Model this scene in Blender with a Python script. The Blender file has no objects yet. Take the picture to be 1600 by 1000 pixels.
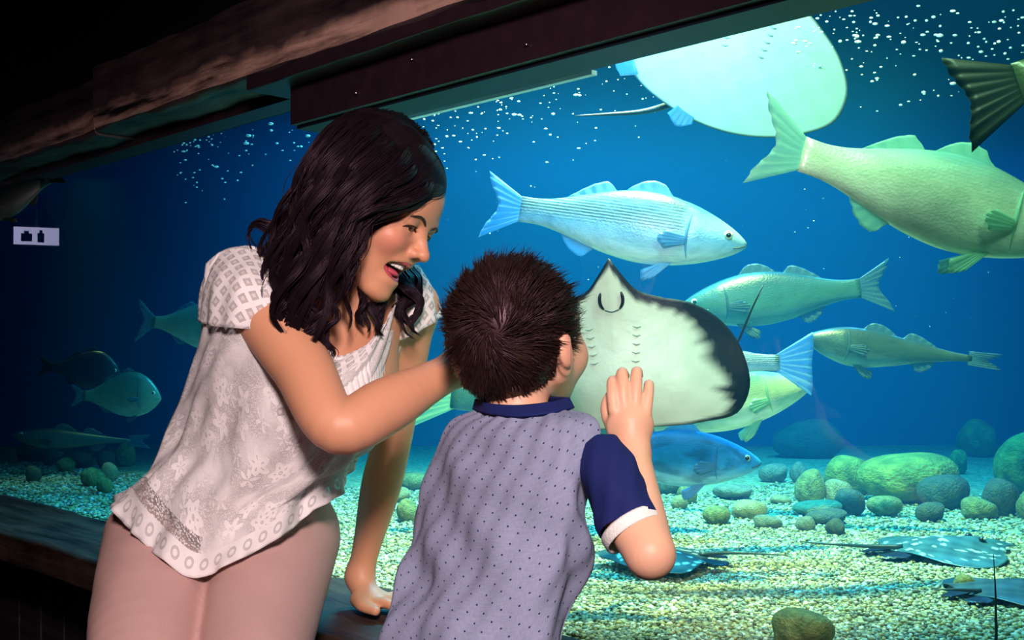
import bpy, math, random
import numpy as np
from mathutils import Vector, Matrix, Euler

random.seed(7)
rng = np.random.default_rng(7)
scene = bpy.context.scene
COL = scene.collection

# ------------------------------------------------------------------ camera
F = 1800.0            # focal length in pixels of the 1600x1000 frame
H = 1.0               # eye height
HOR = 555.0           # picture row of the horizon
cam_d = bpy.data.cameras.new('camera')
cam = bpy.data.objects.new('camera', cam_d)
COL.objects.link(cam)
cam_d.sensor_width = 36.0
cam_d.lens = F / 1600 * 36
cam_d.shift_y = (HOR - 500) / 1600
cam_d.clip_start = 0.02
cam.location = (0, 0, H)
cam.rotation_euler = (math.pi / 2, 0, 0)
scene.camera = cam

# ------------------------------------------------------------------ world, exposure
w = bpy.data.worlds.new('dark_room')
scene.world = w
w.use_nodes = True
w.node_tree.nodes['Background'].inputs[0].default_value = (0.12, 0.1, 0.22, 1)
w.node_tree.nodes['Background'].inputs[1].default_value = 0.07
vs = scene.view_settings
vs.view_transform = 'Standard'
vs.look = 'None'
vs.exposure = 0.0
vs.gamma = 1.0
vs.use_curve_mapping = False


def P(px, py, Y):
    """point at picture position (px, py), Y metres in front of the camera"""
    return Vector(((px - 800) / F * Y, Y, H - (py - HOR) / F * Y))


# tank glass: a vertical plane through GB running along GU (towards the right and the viewer)
_vx = (-877 - 800) / F
GU = Vector((-_vx, -1.0, 0)).normalized()
GN = Vector((-GU.y, GU.x, 0))          # into the tank
GB = Vector((-0.21, 2.10, 0))
SILL = H - 0.432
HEAD_L = H + 0.513
HEAD_R = H + 0.438


def G(t, off, z):
    """t metres along the glass, off metres into the tank (negative: into the room)"""
    p = GB + GU * t + GN * off
    return Vector((p.x, p.y, z))


def glass_t(px):
    k = (px - 800) / F
    return (k * GB.y - GB.x) / (GU.x - k * GU.y)


def light(name, kind, loc, target, energy, color, **kw):
    d = bpy.data.lights.new(name, kind)
    d.energy = energy
    d.color = color
    for k, v in kw.items():
        setattr(d, k, v)
    o = bpy.data.objects.new(name, d)
    COL.objects.link(o)
    o.location = loc
    if target is not None:
        o.rotation_euler = (Vector(target) - Vector(loc)).to_track_quat('-Z', 'Y').to_euler()
    return o


# photographer's flash, held high beside the camera
light('camera_flash', 'SPOT', (0.05, -0.25, 1.66), (-0.30, 1.75, 0.93), 205, (1.0, 0.79, 0.77),
      spot_size=math.radians(50), spot_blend=0.5, shadow_soft_size=0.14)
# lamps hung over the tank
light('tank_lamp_white', 'SPOT', (0.33, 2.10, 2.72), (0.34, 2.95, 0.5), 900, (1.0, 0.90, 0.26),
      spot_size=math.radians(64), spot_blend=0.7, shadow_soft_size=0.04)
light('tank_lamp_cyan', 'SPOT', (0.25, 3.1, 2.8), (0.25, 3.3, 0.5), 1150, (0.05, 0.60, 1.0),
      spot_size=math.radians(100), spot_blend=1.0, shadow_soft_size=0.3)
light('tank_lamp_blue', 'SPOT', (1.6, 3.9, 2.8), (1.4, 3.9, 0.5), 480, (0.05, 0.40, 1.0),
      spot_size=math.radians(110), spot_blend=1.0, shadow_soft_size=0.3)
light('tank_strip_blue', 'AREA', G(0.28, 0.14, 1.66), G(0.36, 1.0, 0.95), 8, (0.20, 0.72, 1.0),
      shape='RECTANGLE', size=0.7, size_y=0.10)
light('tank_strip_green', 'AREA', G(1.02, 0.14, 1.66), G(1.0, 1.0, 0.95), 10, (0.62, 1.0, 0.60),
      shape='RECTANGLE', size=0.7, size_y=0.10)
light('tank_lamp_left', 'AREA', (-1.0, 3.7, 2.6), (-1.2, 3.8, 0.5), 3.0, (0.1, 0.4, 1.0), size=0.6)
light('tank_lamp_green', 'SPOT', (-1.5, 4.1, 2.0), (-1.42, 4.0, 0.5), 26, (0.6, 1.0, 0.3),
      spot_size=math.radians(34), spot_blend=0.8, shadow_soft_size=0.05)

# ------------------------------------------------------------------ helpers
WL = {}


def tag(o, label=None, cat=None, group=None, kind=None):
    if label: o['label'] = label
    if cat: o['category'] = cat
    if group: o['group'] = group
    if kind: o['kind'] = kind
    return o


def empty(name, loc, label=None, cat=None, group=None, rot=None):
    o = bpy.data.objects.new(name, None)
    o.empty_display_size = 0.05
    COL.objects.link(o)
    o.location = loc
    if rot is not None: o.rotation_euler = rot
    WL[o.name] = Vector(loc)
    tag(o, label, cat, group)
    return o


def mk(name, verts, faces, mat, parent=None, smooth=True, uv=None, col=None, local=False):
    """one mesh object; verts in world space unless local (space of the parent)"""
    me = bpy.data.meshes.new(name)
    verts = np.asarray(verts, dtype=np.float32)
    if isinstance(faces, np.ndarray):
        nf, k = faces.shape
        me.vertices.add(len(verts)); me.vertices.foreach_set('co', verts.ravel())
        me.loops.add(nf * k); me.loops.foreach_set('vertex_index', faces.astype(np.int32).ravel())
        me.polygons.add(nf); me.polygons.foreach_set('loop_start', np.arange(0, nf * k, k, dtype=np.int32))
        me.update(calc_edges=True)
    else:
        me.from_pydata(verts.tolist(), [], faces)
    if smooth:
        me.polygons.foreach_set('use_smooth', np.ones(len(me.polygons), dtype=bool))
    if uv is not None or col is not None:
        idx = np.empty(len(me.loops), dtype=np.int32); me.loops.foreach_get('vertex_index', idx)
        if uv is not None:
            l = me.uv_layers.new(name='UVMap')
            l.data.foreach_set('uv', np.asarray(uv, dtype=np.float32)[idx].ravel())
    if col is not None:
        a = me.color_attributes.new('c', 'FLOAT_COLOR', 'POINT')
        c = np.ones((len(verts), 4), dtype=np.float32); c[:, :3] = col
        a.data.foreach_set('color', c.ravel())
    me.update()
    me.materials.append(mat)
    return link(name, me, parent, local)


def link(name, me, parent=None, local=False):
    o = bpy.data.objects.new(name, me)
    COL.objects.link(o)
    if parent is not None:
        o.parent = parent
        if not local and parent.name in WL:
            o.matrix_parent_inverse = Matrix.Translation(-WL[parent.name])
    return o


def recalc(o):
    import bmesh
    bm = bmesh.new(); bm.from_mesh(o.data)
    bmesh.ops.recalc_face_normals(bm, faces=bm.faces); bm.to_mesh(o.data); bm.free()
    return o


def join(parts):
    """[(verts, faces list)] -> one verts, faces"""
    V, Fc, n = [], [], 0
    for v, f in parts:
        V.extend([tuple(p) for p in v]); Fc.extend([tuple(i + n for i in q) for q in f]); n += len(v)
    return V, Fc


def boxuv(c, ax, ay, az):
    """box from centre and three half-axis vectors"""
    c, ax, ay, az = map(Vector, (c, ax, ay, az))
    v = [c + ax * i + ay * j + az * k for k in (-1, 1) for j in (-1, 1) for i in (-1, 1)]
    f = [(0, 2, 3, 1), (4, 5, 7, 6), (0, 1, 5, 4), (2, 6, 7, 3), (0, 4, 6, 2), (1, 3, 7, 5)]
    return v, f


def gbox(t0, t1, o0, o1, z0, z1):
    """box laid along the glass"""
    return boxuv(G((t0 + t1) / 2, (o0 + o1) / 2, (z0 + z1) / 2), GU * (t1 - t0) / 2, GN * (o1 - o0) / 2, Vector((0, 0, (z1 - z0) / 2)))


def tube(path, radii, n=8, caps=True):
    path = [Vector(p) for p in path]
    m = len(path)
    V, Fc = [], []
    t0 = (path[1] - path[0]).normalized()
    ref = Vector((0, 0, 1)) if abs(t0.z) < 0.9 else Vector((1, 0, 0))
    nx = (ref - t0 * ref.dot(t0)).normalized()
    for i in range(m):
        t = (path[min(i + 1, m - 1)] - path[max(i - 1, 0)]).normalized()
        nx = (nx - t * nx.dot(t)).normalized()
        ny = t.cross(nx)
        for k in range(n):
            a = 2 * math.pi * k / n
            V.append(path[i] + (nx * math.cos(a) + ny * math.sin(a)) * radii[i])
    for i in range(m - 1):
        for k in range(n):
            Fc.append((i * n + k, i * n + (k + 1) % n, (i + 1) * n + (k + 1) % n, (i + 1) * n + k))
    if caps:
        Fc.append(tuple(reversed(range(n)))); Fc.append(tuple((m - 1) * n + k for k in range(n)))
    return V, Fc


def resample(pts, n):
    """smooth (Catmull-Rom) resampling of a polyline to n points"""
    p = np.asarray(pts, dtype=float)
    if len(p) == 2:
        s = np.linspace(0, 1, n)[:, None]
        return p[0] * (1 - s) + p[1] * s
    d = np.r_[0, np.cumsum(np.linalg.norm(np.diff(p, axis=0), axis=1) + 1e-9)]
    q = np.linspace(0, d[-1], n)
    m = np.gradient(p, d, axis=0)
    i = np.clip(np.searchsorted(d, q, side='right') - 1, 0, len(p) - 2)
    h = (d[i + 1] - d[i])[:, None]; t = ((q - d[i])[:, None]) / h
    return ((2 * t**3 - 3 * t**2 + 1) * p[i] + (t**3 - 2 * t**2 + t) * h * m[i]
            + (-2 * t**3 + 3 * t**2) * p[i + 1] + (t**3 - t**2) * h * m[i + 1])


# ------------------------------------------------------------------ materials
class NT:
    def __init__(s, name):
        s.m = bpy.data.materials.new(name); s.m.use_nodes = True
        s.t = s.m.node_tree; s.b = s.t.nodes['Principled BSDF']; s.out = s.t.nodes['Material Output']

    def n(s, kind, **kw):
        x = s.t.nodes.new('ShaderNode' + kind)
        for k, v in kw.items(): setattr(x, k, v)
        return x

    def l(s, a, b): s.t.links.new(a, b)

    def put(s, sock, v):
        if hasattr(v, 'is_output'): s.l(v, sock)
        elif isinstance(v, (tuple, list)) and len(v) == 3 and sock.type == 'RGBA': sock.default_value = (*v, 1)
        else: sock.default_value = v

    def math(s, op, a, b=None, c=None):
        x = s.n('Math', operation=op)
        for i, v in enumerate((a, b, c)):
            if v is not None: s.put(x.inputs[i], v)
        return x.outputs[0]

    def mix(s, fac, a, b):
        x = s.n('MixRGB'); s.put(x.inputs[0], fac); s.put(x.inputs[1], a); s.put(x.inputs[2], b)
        return x.outputs[0]

    def ramp(s, fac, stops):
        x = s.n('ValToRGB'); e = x.color_ramp.elements
        while len(e) < len(stops): e.new(0.5)
        for el, (p, c) in zip(e, stops):
            el.position = p; el.color = (*c, 1) if len(c) == 3 else c
        s.put(x.inputs[0], fac); return x.outputs[0]

    def coord(s, which='Object'): return s.n('TexCoord').outputs[which]

    def mapping(s, vec, scale=(1, 1, 1), rot=(0, 0, 0), loc=(0, 0, 0)):
        x = s.n('Mapping'); s.put(x.inputs['Vector'], vec)
        x.inputs['Scale'].default_value = scale; x.inputs['Rotation'].default_value = rot; x.inputs['Location'].default_value = loc
        return x.outputs[0]

    def noise(s, vec, scale, detail=4, rough=0.5, out='Fac'):
        x = s.n('TexNoise'); s.put(x.inputs['Vector'], vec)
        x.inputs['Scale'].default_value = scale; x.inputs['Detail'].default_value = detail; x.inputs['Roughness'].default_value = rough
        return x.outputs[out]

    def voro(s, vec, scale, feature='F1', out='Distance', rand=1.0):
        x = s.n('TexVoronoi', feature=feature); s.put(x.inputs['Vector'], vec); x.inputs['Scale'].default_value = scale
        x.inputs['Randomness'].default_value = rand
        return x.outputs[out]

    def bump(s, h, strength=0.3, dist=0.01):
        x = s.n('Bump'); s.put(x.inputs['Height'], h); x.inputs['Strength'].default_value = strength; x.inputs['Distance'].default_value = dist
        s.l(x.outputs[0], s.b.inputs['Normal']); return x.outputs[0]

    def set(s, **kw):
        for k, v in kw.items(): s.put(s.b.inputs[k.replace('_', ' ')], v)
        return s


def simple(name, col, rough=0.5, spec=0.5, noise=None, **kw):
    t = NT(name)
    t.set(Base_Color=col, Roughness=rough, **{'Specular_IOR_Level': spec}, **kw)
    if noise:
        sc, amt = noise
        f = t.noise(t.coord(), sc)
        t.set(Base_Color=t.mix(f, tuple(c * (1 - amt) for c in col), tuple(min(1, c * (1 + amt)) for c in col)))
        t.bump(f, 0.3, 0.004)
    return t.m

# ------------------------------------------------------------------ structure
def m_wood(name, dark, light_, scale=1.0, edge=None):
    # edge: (height of the lower arris, colour of the bare splintered wood along it)
    t = NT(name)
    v = t.n('VectorRotate', rotation_type='Z_AXIS'); t.l(t.coord(), v.inputs['Vector'])
    v.inputs['Angle'].default_value = -math.atan2(GU.y, GU.x)
    g = t.mapping(v.outputs[0], scale=(2.2 * scale, 26 * scale, 26 * scale))
    n1 = t.noise(g, 1.0, 8, 0.65)
    n2 = t.noise(v.outputs[0], 5 * scale, 5, 0.6)
    f = t.math('MULTIPLY', n1, n2)
    c = t.ramp(f, [(0.14, dark), (0.26, tuple((a + b) / 2 for a, b in zip(dark, light_))), (0.42, light_)])
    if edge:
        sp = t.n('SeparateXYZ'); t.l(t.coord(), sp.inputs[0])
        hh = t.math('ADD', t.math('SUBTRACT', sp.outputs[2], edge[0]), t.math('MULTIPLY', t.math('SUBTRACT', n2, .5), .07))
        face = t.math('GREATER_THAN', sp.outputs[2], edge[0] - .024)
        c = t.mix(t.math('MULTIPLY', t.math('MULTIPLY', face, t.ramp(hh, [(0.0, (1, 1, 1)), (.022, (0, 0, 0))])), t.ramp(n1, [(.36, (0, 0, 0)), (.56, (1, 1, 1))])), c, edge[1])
    t.set(Base_Color=c, Roughness=t.ramp(n1, [(0.3, (.35,) * 3), (0.7, (.75,) * 3)]))
    t.bump(f, 0.8, 0.012)
    return t.m


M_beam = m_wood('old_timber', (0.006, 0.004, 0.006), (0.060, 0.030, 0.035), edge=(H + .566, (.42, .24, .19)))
M_sill = m_wood('sill_timber', (0.008, 0.005, 0.004), (0.075, 0.036, 0.02))
M_header = simple('header_paint', (0.018, 0.008, 0.013), 0.4, 0.4, noise=(30, .4))
M_black = simple('black_wall', (0.004, 0.004, 0.006), 0.8, 0.2, noise=(12, .5))
M_panel = m_wood('wall_boards', (0.008, 0.005, 0.007), (0.03, 0.018, 0.02), 1.2)
M_floor = simple('room_floor', (0.02, 0.018, 0.022), 0.6, 0.3, noise=(20, .4))

TL, TR = -4.4, 2.2
TOP = H + 0.95


def struct(name, vf, mat, smooth=False):
    o = mk(name, *vf, mat, smooth=smooth); tag(o, kind='structure'); return o


# timber with worn, slightly uneven faces and a chipped lower edge
def timber(name, t0, t1, o0, o1, z0, z1, mat, seed, rough=0.008, seg=90):
    r = np.random.default_rng(seed)
    n = 28
    ts = np.linspace(t0, t1, seg)
    V, Fc = [], []
    ph = r.uniform(0, 6, (6,))
    for i, t in enumerate(ts):
        for k in range(n):
            a = 2 * math.pi * (k + .5) / n
            c, s = math.cos(a), math.sin(a)
            e = 0.16
            x = math.copysign(abs(c) ** e, c); z = math.copysign(abs(s) ** e, s)
            wob = (math.sin(t * 7 + ph[0] + a) * .5 + math.sin(t * 17 + ph[1] + 2 * a) * .3 + math.sin(t * 41 + ph[2] + 3 * a) * .25) * rough
            corner = 1 - 0.5 * rough / .008 * 0.08 * (abs(c * s) * 2) * (0.5 + 0.5 * math.sin(t * 23 + ph[3]) * math.sin(t * 9 + ph[4]))
            oo = (o0 + o1) / 2 + x * (o1 - o0) / 2 * corner
            zz = (z0 + z1) / 2 + z * (z1 - z0) / 2 * corner
            p = G(t, oo, zz)
            nrm = (GN * c + Vector((0, 0, 1)) * s)
            V.append(p + nrm * wob)
    for i in range(seg - 1):
        for k in range(n):
            Fc.append((i * n + k, i * n + (k + 1) % n, (i + 1) * n + (k + 1) % n, (i + 1) * n + k))
    Fc.append(tuple(range(n))); Fc.append(tuple(reversed([(seg - 1) * n + k for k in range(n)])))
    o = mk(name, V, Fc, mat, smooth=True)
    md = o.modifiers.new('edges', 'EDGE_SPLIT'); md.split_angle = math.radians(38)
    return recalc(o)


tb = glass_t(505)
t_j = -1.02
struct('wall_front', gbox(TL, TR, -0.02, 0.05, 0.0, SILL - 0.07), M_panel)
struct('wall_upper', gbox(TL, TR, 0.0, 0.06, HEAD_L + 0.01, H + 1.9), M_black)
o = mk('window_sill', *gbox(0, 1, 0, 1, 0, 1), M_sill); bpy.data.objects.remove(o)
sill = timber('trim_1', TL, TR, -0.27, 0.015, SILL - 0.075, SILL, M_sill, 3, 0.005, 140); tag(sill, kind='structure')

# boards on the wall below the sill
nb = 40
for i in range(nb):
    a = TL + (TR - TL) * i / nb; b = TL + (TR - TL) * (i + 1) / nb - 0.012
    pb = mk('board', *gbox(a, b, -0.036, -0.021, 0.02, SILL - 0.075), M_panel, smooth=False)
    pb.parent = bpy.data.objects['wall_front']

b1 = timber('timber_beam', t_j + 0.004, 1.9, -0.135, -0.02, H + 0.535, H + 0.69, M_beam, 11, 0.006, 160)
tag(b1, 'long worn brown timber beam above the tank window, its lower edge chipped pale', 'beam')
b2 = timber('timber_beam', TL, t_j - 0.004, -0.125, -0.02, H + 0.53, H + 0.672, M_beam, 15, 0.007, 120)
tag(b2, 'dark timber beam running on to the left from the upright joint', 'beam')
# sloping lining between the beam and the window head
hl = mk('window_head', *gbox(TL, tb, -0.03, 0.03, HEAD_L, H + 0.545), M_header, smooth=False)
tag(hl, 'dark lining board under the beam at the left of the window', 'board')
hd = empty('header_box', G(tb, -0.03, HEAD_R), 'dark purple boxed header with a square left end hanging over the window', 'header')
mk('casing', *gbox(tb, TR, -0.075, 0.02, HEAD_R + 0.006, H + 0.545), M_header, hd, smooth=False)
mk('underside_strip', *gbox(tb, TR, -0.06, 0.018, HEAD_R, HEAD_R + 0.006), simple('header_strip', (0.004, 0.007, 0.014), 0.5, .3), hd, smooth=False)
for i, px in enumerate((612, 700, 880, 1040, 1170)):
    t = glass_t(px)
    c = G(t, -0.077, HEAD_R + 0.03 + 0.03 * (i % 2))
    mk('screw', *tube([c, c - GN * 0.004], [0.0022, 0.0018], 8), simple('screw_steel', (.6, .55, .45), .3, Metallic=1.0), hd)
sl = timber('ledge_board', tb - 0.075, 1.9, -0.128, -0.02, H + 0.515, H + 0.542, M_header, 21, 0.002, 60)
tag(sl, 'thin dark ledge board between the beam and the header box', 'board')

fm = mk('glint_strip', *gbox(glass_t(612), glass_t(905), .028, .040, HEAD_R - .003, HEAD_R + .004), simple('glint', (.9, .95, 1), .5, .4, noise=(90, .1)), smooth=False)  # white strip added to paint in the line of light at the water edge
tag(fm, 'thin bright white strip added for the line of light along the water edge below the header', 'glint')

# room shell
struct('floor', boxuv((-0.6, 1.4, -0.03), (2.6, 0, 0), (0, 4.2, 0), (0, 0, .03)), M_floor)
struct('ceiling', boxuv((-0.2, 2.0, 2.95), (3.6, 0, 0), (0, 4.8, 0), (0, 0, .03)), M_black)
struct('wall_left', boxuv((-3.02, 1.2, 1.45), (.04, 0, 0), (0, 4.0, 0), (0, 0, 1.47)), M_black)
struct('wall_rear', boxuv((-0.4, -2.6, 1.45), (2.8, 0, 0), (0, .04, 0), (0, 0, 1.47)), M_black)
struct('wall_right', boxuv((1.75, -1.0, 1.45), (.04, 0, 0), (0, 1.6, 0), (0, 0, 1.47)), M_black)

# glass pane
t = NT('aquarium_glass')
t.t.nodes.remove(t.b)
tr = t.n('BsdfTransparent'); gl = t.n('BsdfGlossy'); gl.inputs['Roughness'].default_value = 0.0
fr = t.n('Fresnel'); fr.inputs['IOR'].default_value = 1.33
ms = t.n('MixShader'); t.l(fr.outputs[0], ms.inputs[0]); t.l(tr.outputs[0], ms.inputs[1]); t.l(gl.outputs[0], ms.inputs[2])
t.l(ms.outputs[0], t.out.inputs[0])
M_glass = t.m
c0, c1 = G(TL, 0, 0), G(TR, 0, 0)
pane = mk('window_1', [(c0.x, c0.y, SILL - .03), (c1.x, c1.y, SILL - .03), (c1.x, c1.y, HEAD_L + .02), (c0.x, c0.y, HEAD_L + .02)], [(0, 1, 2, 3)], M_glass, smooth=False)
tag(pane, kind='structure')

# tank: back wall, side wall, bed
t = NT('tank_wall_paint')
nz = t.noise(t.coord(), 0.8, 3)
t.set(Base_Color=t.mix(nz, (0.004, 0.06, 0.28), (0.008, 0.085, 0.36)), Roughness=0.9, Specular_IOR_Level=0.1)
M_tank = t.m
BACK = 5.6
struct('wall_back', boxuv((0.2, BACK + .05, 1.45), (3.6, 0, 0), (0, .05, 0), (0, 0, 1.47)), M_tank)
struct('wall_tank_side', boxuv((3.2, 3.0, 1.45), (.05, 0, 0), (0, 2.6, 0), (0, 0, 1.47)), M_tank)

WATER_Z = H + 0.62
t = NT('tank_water')
t.t.nodes.remove(t.b)
sc = t.n('VolumeScatter'); sc.inputs['Color'].default_value = (0.02, 0.42, 1.0, 1); sc.inputs['Density'].default_value = 0.10
sc.inputs['Anisotropy'].default_value = 0.2
ab = t.n('VolumeAbsorption'); ab.inputs['Color'].default_value = (0.08, 0.78, 0.80, 1); ab.inputs['Density'].default_value = 0.5
ad = t.n('AddShader'); t.l(sc.outputs[0], ad.inputs[0]); t.l(ab.outputs[0], ad.inputs[1]); t.l(ad.outputs[0], t.out.inputs['Volume'])
M_water = t.m
a, b = G(TL, 0.012, 0), G(TR, 0.012, 0)
poly = [(a.x, a.y), (b.x, b.y), (3.14, b.y), (3.14, BACK - .01), (a.x, BACK - .01)]
V = [(x, y, SILL - .2) for x, y in poly] + [(x, y, WATER_Z) for x, y in poly]
Fc = [(4, 3, 2, 1, 0), (5, 6, 7, 8, 9)] + [(i, (i + 1) % 5, (i + 1) % 5 + 5, i + 5) for i in range(5)]
wat = mk('water', V, Fc, M_water, smooth=False)
recalc(wat)
tag(wat, 'clear blue water filling the aquarium tank', 'water', kind='stuff')

# lit sign hanging in the room; it is seen as a reflection in the glass at the left
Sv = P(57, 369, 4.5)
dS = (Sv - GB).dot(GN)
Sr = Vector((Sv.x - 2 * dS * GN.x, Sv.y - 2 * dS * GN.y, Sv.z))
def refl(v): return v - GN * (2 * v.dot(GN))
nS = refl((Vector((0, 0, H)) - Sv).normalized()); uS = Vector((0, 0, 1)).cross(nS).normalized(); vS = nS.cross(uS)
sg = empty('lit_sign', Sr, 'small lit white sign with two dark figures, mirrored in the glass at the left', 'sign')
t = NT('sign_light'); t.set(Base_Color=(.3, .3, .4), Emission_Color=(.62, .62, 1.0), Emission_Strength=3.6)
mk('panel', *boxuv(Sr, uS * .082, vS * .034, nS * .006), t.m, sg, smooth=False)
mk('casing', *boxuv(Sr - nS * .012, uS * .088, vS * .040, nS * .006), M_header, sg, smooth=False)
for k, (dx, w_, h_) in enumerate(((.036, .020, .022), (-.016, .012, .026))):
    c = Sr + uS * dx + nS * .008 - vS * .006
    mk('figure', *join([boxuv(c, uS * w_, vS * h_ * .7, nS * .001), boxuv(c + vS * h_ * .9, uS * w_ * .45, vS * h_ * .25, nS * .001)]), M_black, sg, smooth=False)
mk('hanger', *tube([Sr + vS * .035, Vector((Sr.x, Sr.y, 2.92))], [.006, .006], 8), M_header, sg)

# ------------------------------------------------------------------ tank bed, gravel, stones
BED = SILL - 0.008


def bed_z(x, y):
    rel_n = (x - GB.x) * GN.x + (y - GB.y) * GN.y
    return BED + 0.012 * np.sin(x * 3.1 + 1) * np.sin(y * 2.3) * np.clip(rel_n / .6, 0, 1)


t = NT('tank_sand')
co = t.coord()
v1 = t.voro(co, 90, out='Color'); sp = t.n('SeparateColor'); t.l(v1, sp.inputs[0])
d1 = t.voro(co, 90)
n1 = t.noise(co, 3, 4)
base = t.ramp(sp.outputs[0], [(0, (.14, .13, .05)), (.35, (.30, .28, .13)), (.7, (.42, .38, .2)), (1, (.6, .58, .4))])
t.set(Base_Color=t.mix(t.math('MULTIPLY', n1, 0.6), base, (.36, .33, .16)), Roughness=.8)
t.bump(t.math('SUBTRACT', 1, d1), 0.6, 0.01)
M_sand = t.m
nt_, no_ = 140, 110
tt = np.linspace(TL, TR, nt_); oo = 0.013 + (np.linspace(0, 1, no_) ** 1.5) * 4.6
T_, O_ = np.meshgrid(tt, oo, indexing='ij')
X_ = GB.x + GU.x * T_ + GN.x * O_; Y_ = GB.y + GU.y * T_ + GN.y * O_
V = np.stack([X_, Y_, bed_z(X_, Y_)], -1).reshape(-1, 3)
ii = np.arange(nt_ - 1)[:, None] * no_ + np.arange(no_ - 1)[None]
Fc = np.stack([ii, ii + no_, ii + no_ + 1, ii + 1], -1).reshape(-1, 4)
bed = mk('tank_bed', V, Fc, M_sand); tag(bed, kind='structure')

# gravel
ph = (1 + 5 ** .5) / 2
ICO = np.array([(-1, ph, 0), (1, ph, 0), (-1, -ph, 0), (1, -ph, 0), (0, -1, ph), (0, 1, ph), (0, -1, -ph), (0, 1, -ph), (ph, 0, -1), (ph, 0, 1), (-ph, 0, -1), (-ph, 0, 1)]) / math.sqrt(1 + ph * ph)
ICF = np.array([(0, 11, 5), (0, 5, 1), (0, 1, 7), (0, 7, 10), (0, 10, 11), (1, 5, 9), (5, 11, 4), (11, 10, 2), (10, 7, 6), (7, 1, 8), (3, 9, 4), (3, 4, 2), (3, 2, 6), (3, 6, 8), (3, 8, 9), (4, 9, 5), (2, 4, 11), (6, 2, 10), (8, 6, 7), (9, 8, 1)])
PAL = np.array([(.62, .58, .36), (.46, .42, .22), (.74, .72, .58), (.30, .28, .15), (.82, .82, .72), (.52, .44, .18), (.36, .38, .26), (.16, .16, .12), (.6, .5, .28), (.22, .27, .2)])


def scatter(n, t0, t1, o0, o1, s0, s1, pow_=1.0):
    ts = rng.uniform(t0, t1, n); os_ = o0 + (o1 - o0) * rng.uniform(0, 1, n) ** pow_
    x = GB.x + GU.x * ts + GN.x * os_; y = GB.y + GU.y * ts + GN.y * os_
    px = 800 + x / np.maximum(y, .1) * F
    py = HOR + (H - BED) / np.maximum(y, .1) * F
    k = (y > .3) & (px > -250) & (px < 1900) & (py < 1300)
    x, y = x[k], y[k]
    return x, y, rng.uniform(s0, s1, len(x)) * (0.75 + .5 * rng.random(len(x)))


A = [scatter(40000, -0.35, 1.5, 0.02, 1.25, .0030, .0052, 1.25), scatter(9000, -0.6, 1.2, 0.9, 2.3, .0035, .006), scatter(12000, -1.5, -0.3, 0.02, 1.1, .0035, .006), scatter(7000, -3.2, -1.0, 0.02, .6, .004, .0075)]
x = np.concatenate([a[0] for a in A]); y = np.concatenate([a[1] for a in A]); s = np.concatenate([a[2] for a in A])
n = len(x)
sc3 = np.stack([s * rng.uniform(.9, 1.5, n), s * rng.uniform(.8, 1.1, n), s * rng.uniform(.45, .8, n)], -1)
an = rng.uniform(0, 6.283, n); tl = rng.uniform(-.5, .5, n)
loc = ICO[None] * sc3[:, None]
cx, cz = np.cos(tl)[:, None], np.sin(tl)[:, None]
lx = loc[..., 0] * cx - loc[..., 2] * cz; lz = loc[..., 0] * cz + loc[..., 2] * cx; ly = loc[..., 1]
ca, sa = np.cos(an)[:, None], np.sin(an)[:, None]
V = np.stack([x[:, None] + lx * ca - ly * sa, y[:, None] + lx * sa + ly * ca, (bed_z(x, y) + s * .25 + rng.uniform(0, .003, n))[:, None] + lz], -1)
Fc = (ICF[None] + (np.arange(n) * 12)[:, None, None]).reshape(-1, 3)
cc = PAL[rng.integers(0, len(PAL), n)] * rng.uniform(.45, .95, (n, 1))
t = NT('gravel'); a = t.n('VertexColor', layer_name='c'); t.set(Base_Color=a.outputs[0], Roughness=.55)
gr = mk('gravel', V.reshape(-1, 3), Fc, t.m, col=np.repeat(cc, 12, 0))
tag(gr, 'fine mixed gravel covering the bed of the tank', 'gravel', kind='stuff')


# stones
def m_stone(name, c1, c2, c3):
    t = NT(name); co = t.coord()
    n1 = t.noise(co, 2.2, 6, .6); n2 = t.noise(co, 9, 5)
    c = t.ramp(n1, [(.3, c1), (.5, c2), (.68, c3)])
    t.set(Base_Color=t.mix(t.math('MULTIPLY', n2, .35), c, (.05, .06, .03)), Roughness=.8)
    t.bump(n2, .5, .05)
    return t.m


MS = {'olive': m_stone('stone_olive', (.10, .11, .03), (.24, .24, .07), (.40, .38, .12)),
      'tan': m_stone('stone_tan', (.22, .17, .08), (.40, .32, .15), (.5, .42, .2)),
      'dark': m_stone('stone_dark', (.03, .05, .04), (.07, .09, .06), (.12, .13, .07)),
      'green': m_stone('stone_green', (.08, .13, .02), (.24, .29, .04), (.45, .44, .07)),
      'grey': m_stone('stone_grey', (.12, .14, .11), (.22, .24, .18), (.32, .32, .22))}


def ico_sphere(sub):
    import bmesh
    bm = bmesh.new(); bmesh.ops.create_icosphere(bm, subdivisions=sub, radius=1.0)
    v = np.array([q.co[:] for q in bm.verts]); f = np.array([[q.index for q in p.verts] for p in bm.faces]); bm.free()
    return v, f


IV, IF_ = ico_sphere(4)


def lump(v, seed, amt=.16, fr=1.7):
    r = np.random.default_rng(seed)
    out = np.zeros(len(v))
    for k in range(7):
        d = r.normal(size=3); d *= fr * (1 + k * .45) / np.linalg.norm(d)
        out += np.sin(v @ d + r.uniform(0, 6)) / (1 + k * .6)
    return v * (1 + amt * out[:, None] * .6)


STONE_MESH = []
for k in range(6):
    v = lump(IV, 40 + k); v = np.sign(v) * np.abs(v) ** .92
    o = mk('stone_source', v, IF_, MS['olive']); STONE_MESH.append(o.data); bpy.data.objects.remove(o)
SM = {}


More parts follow.
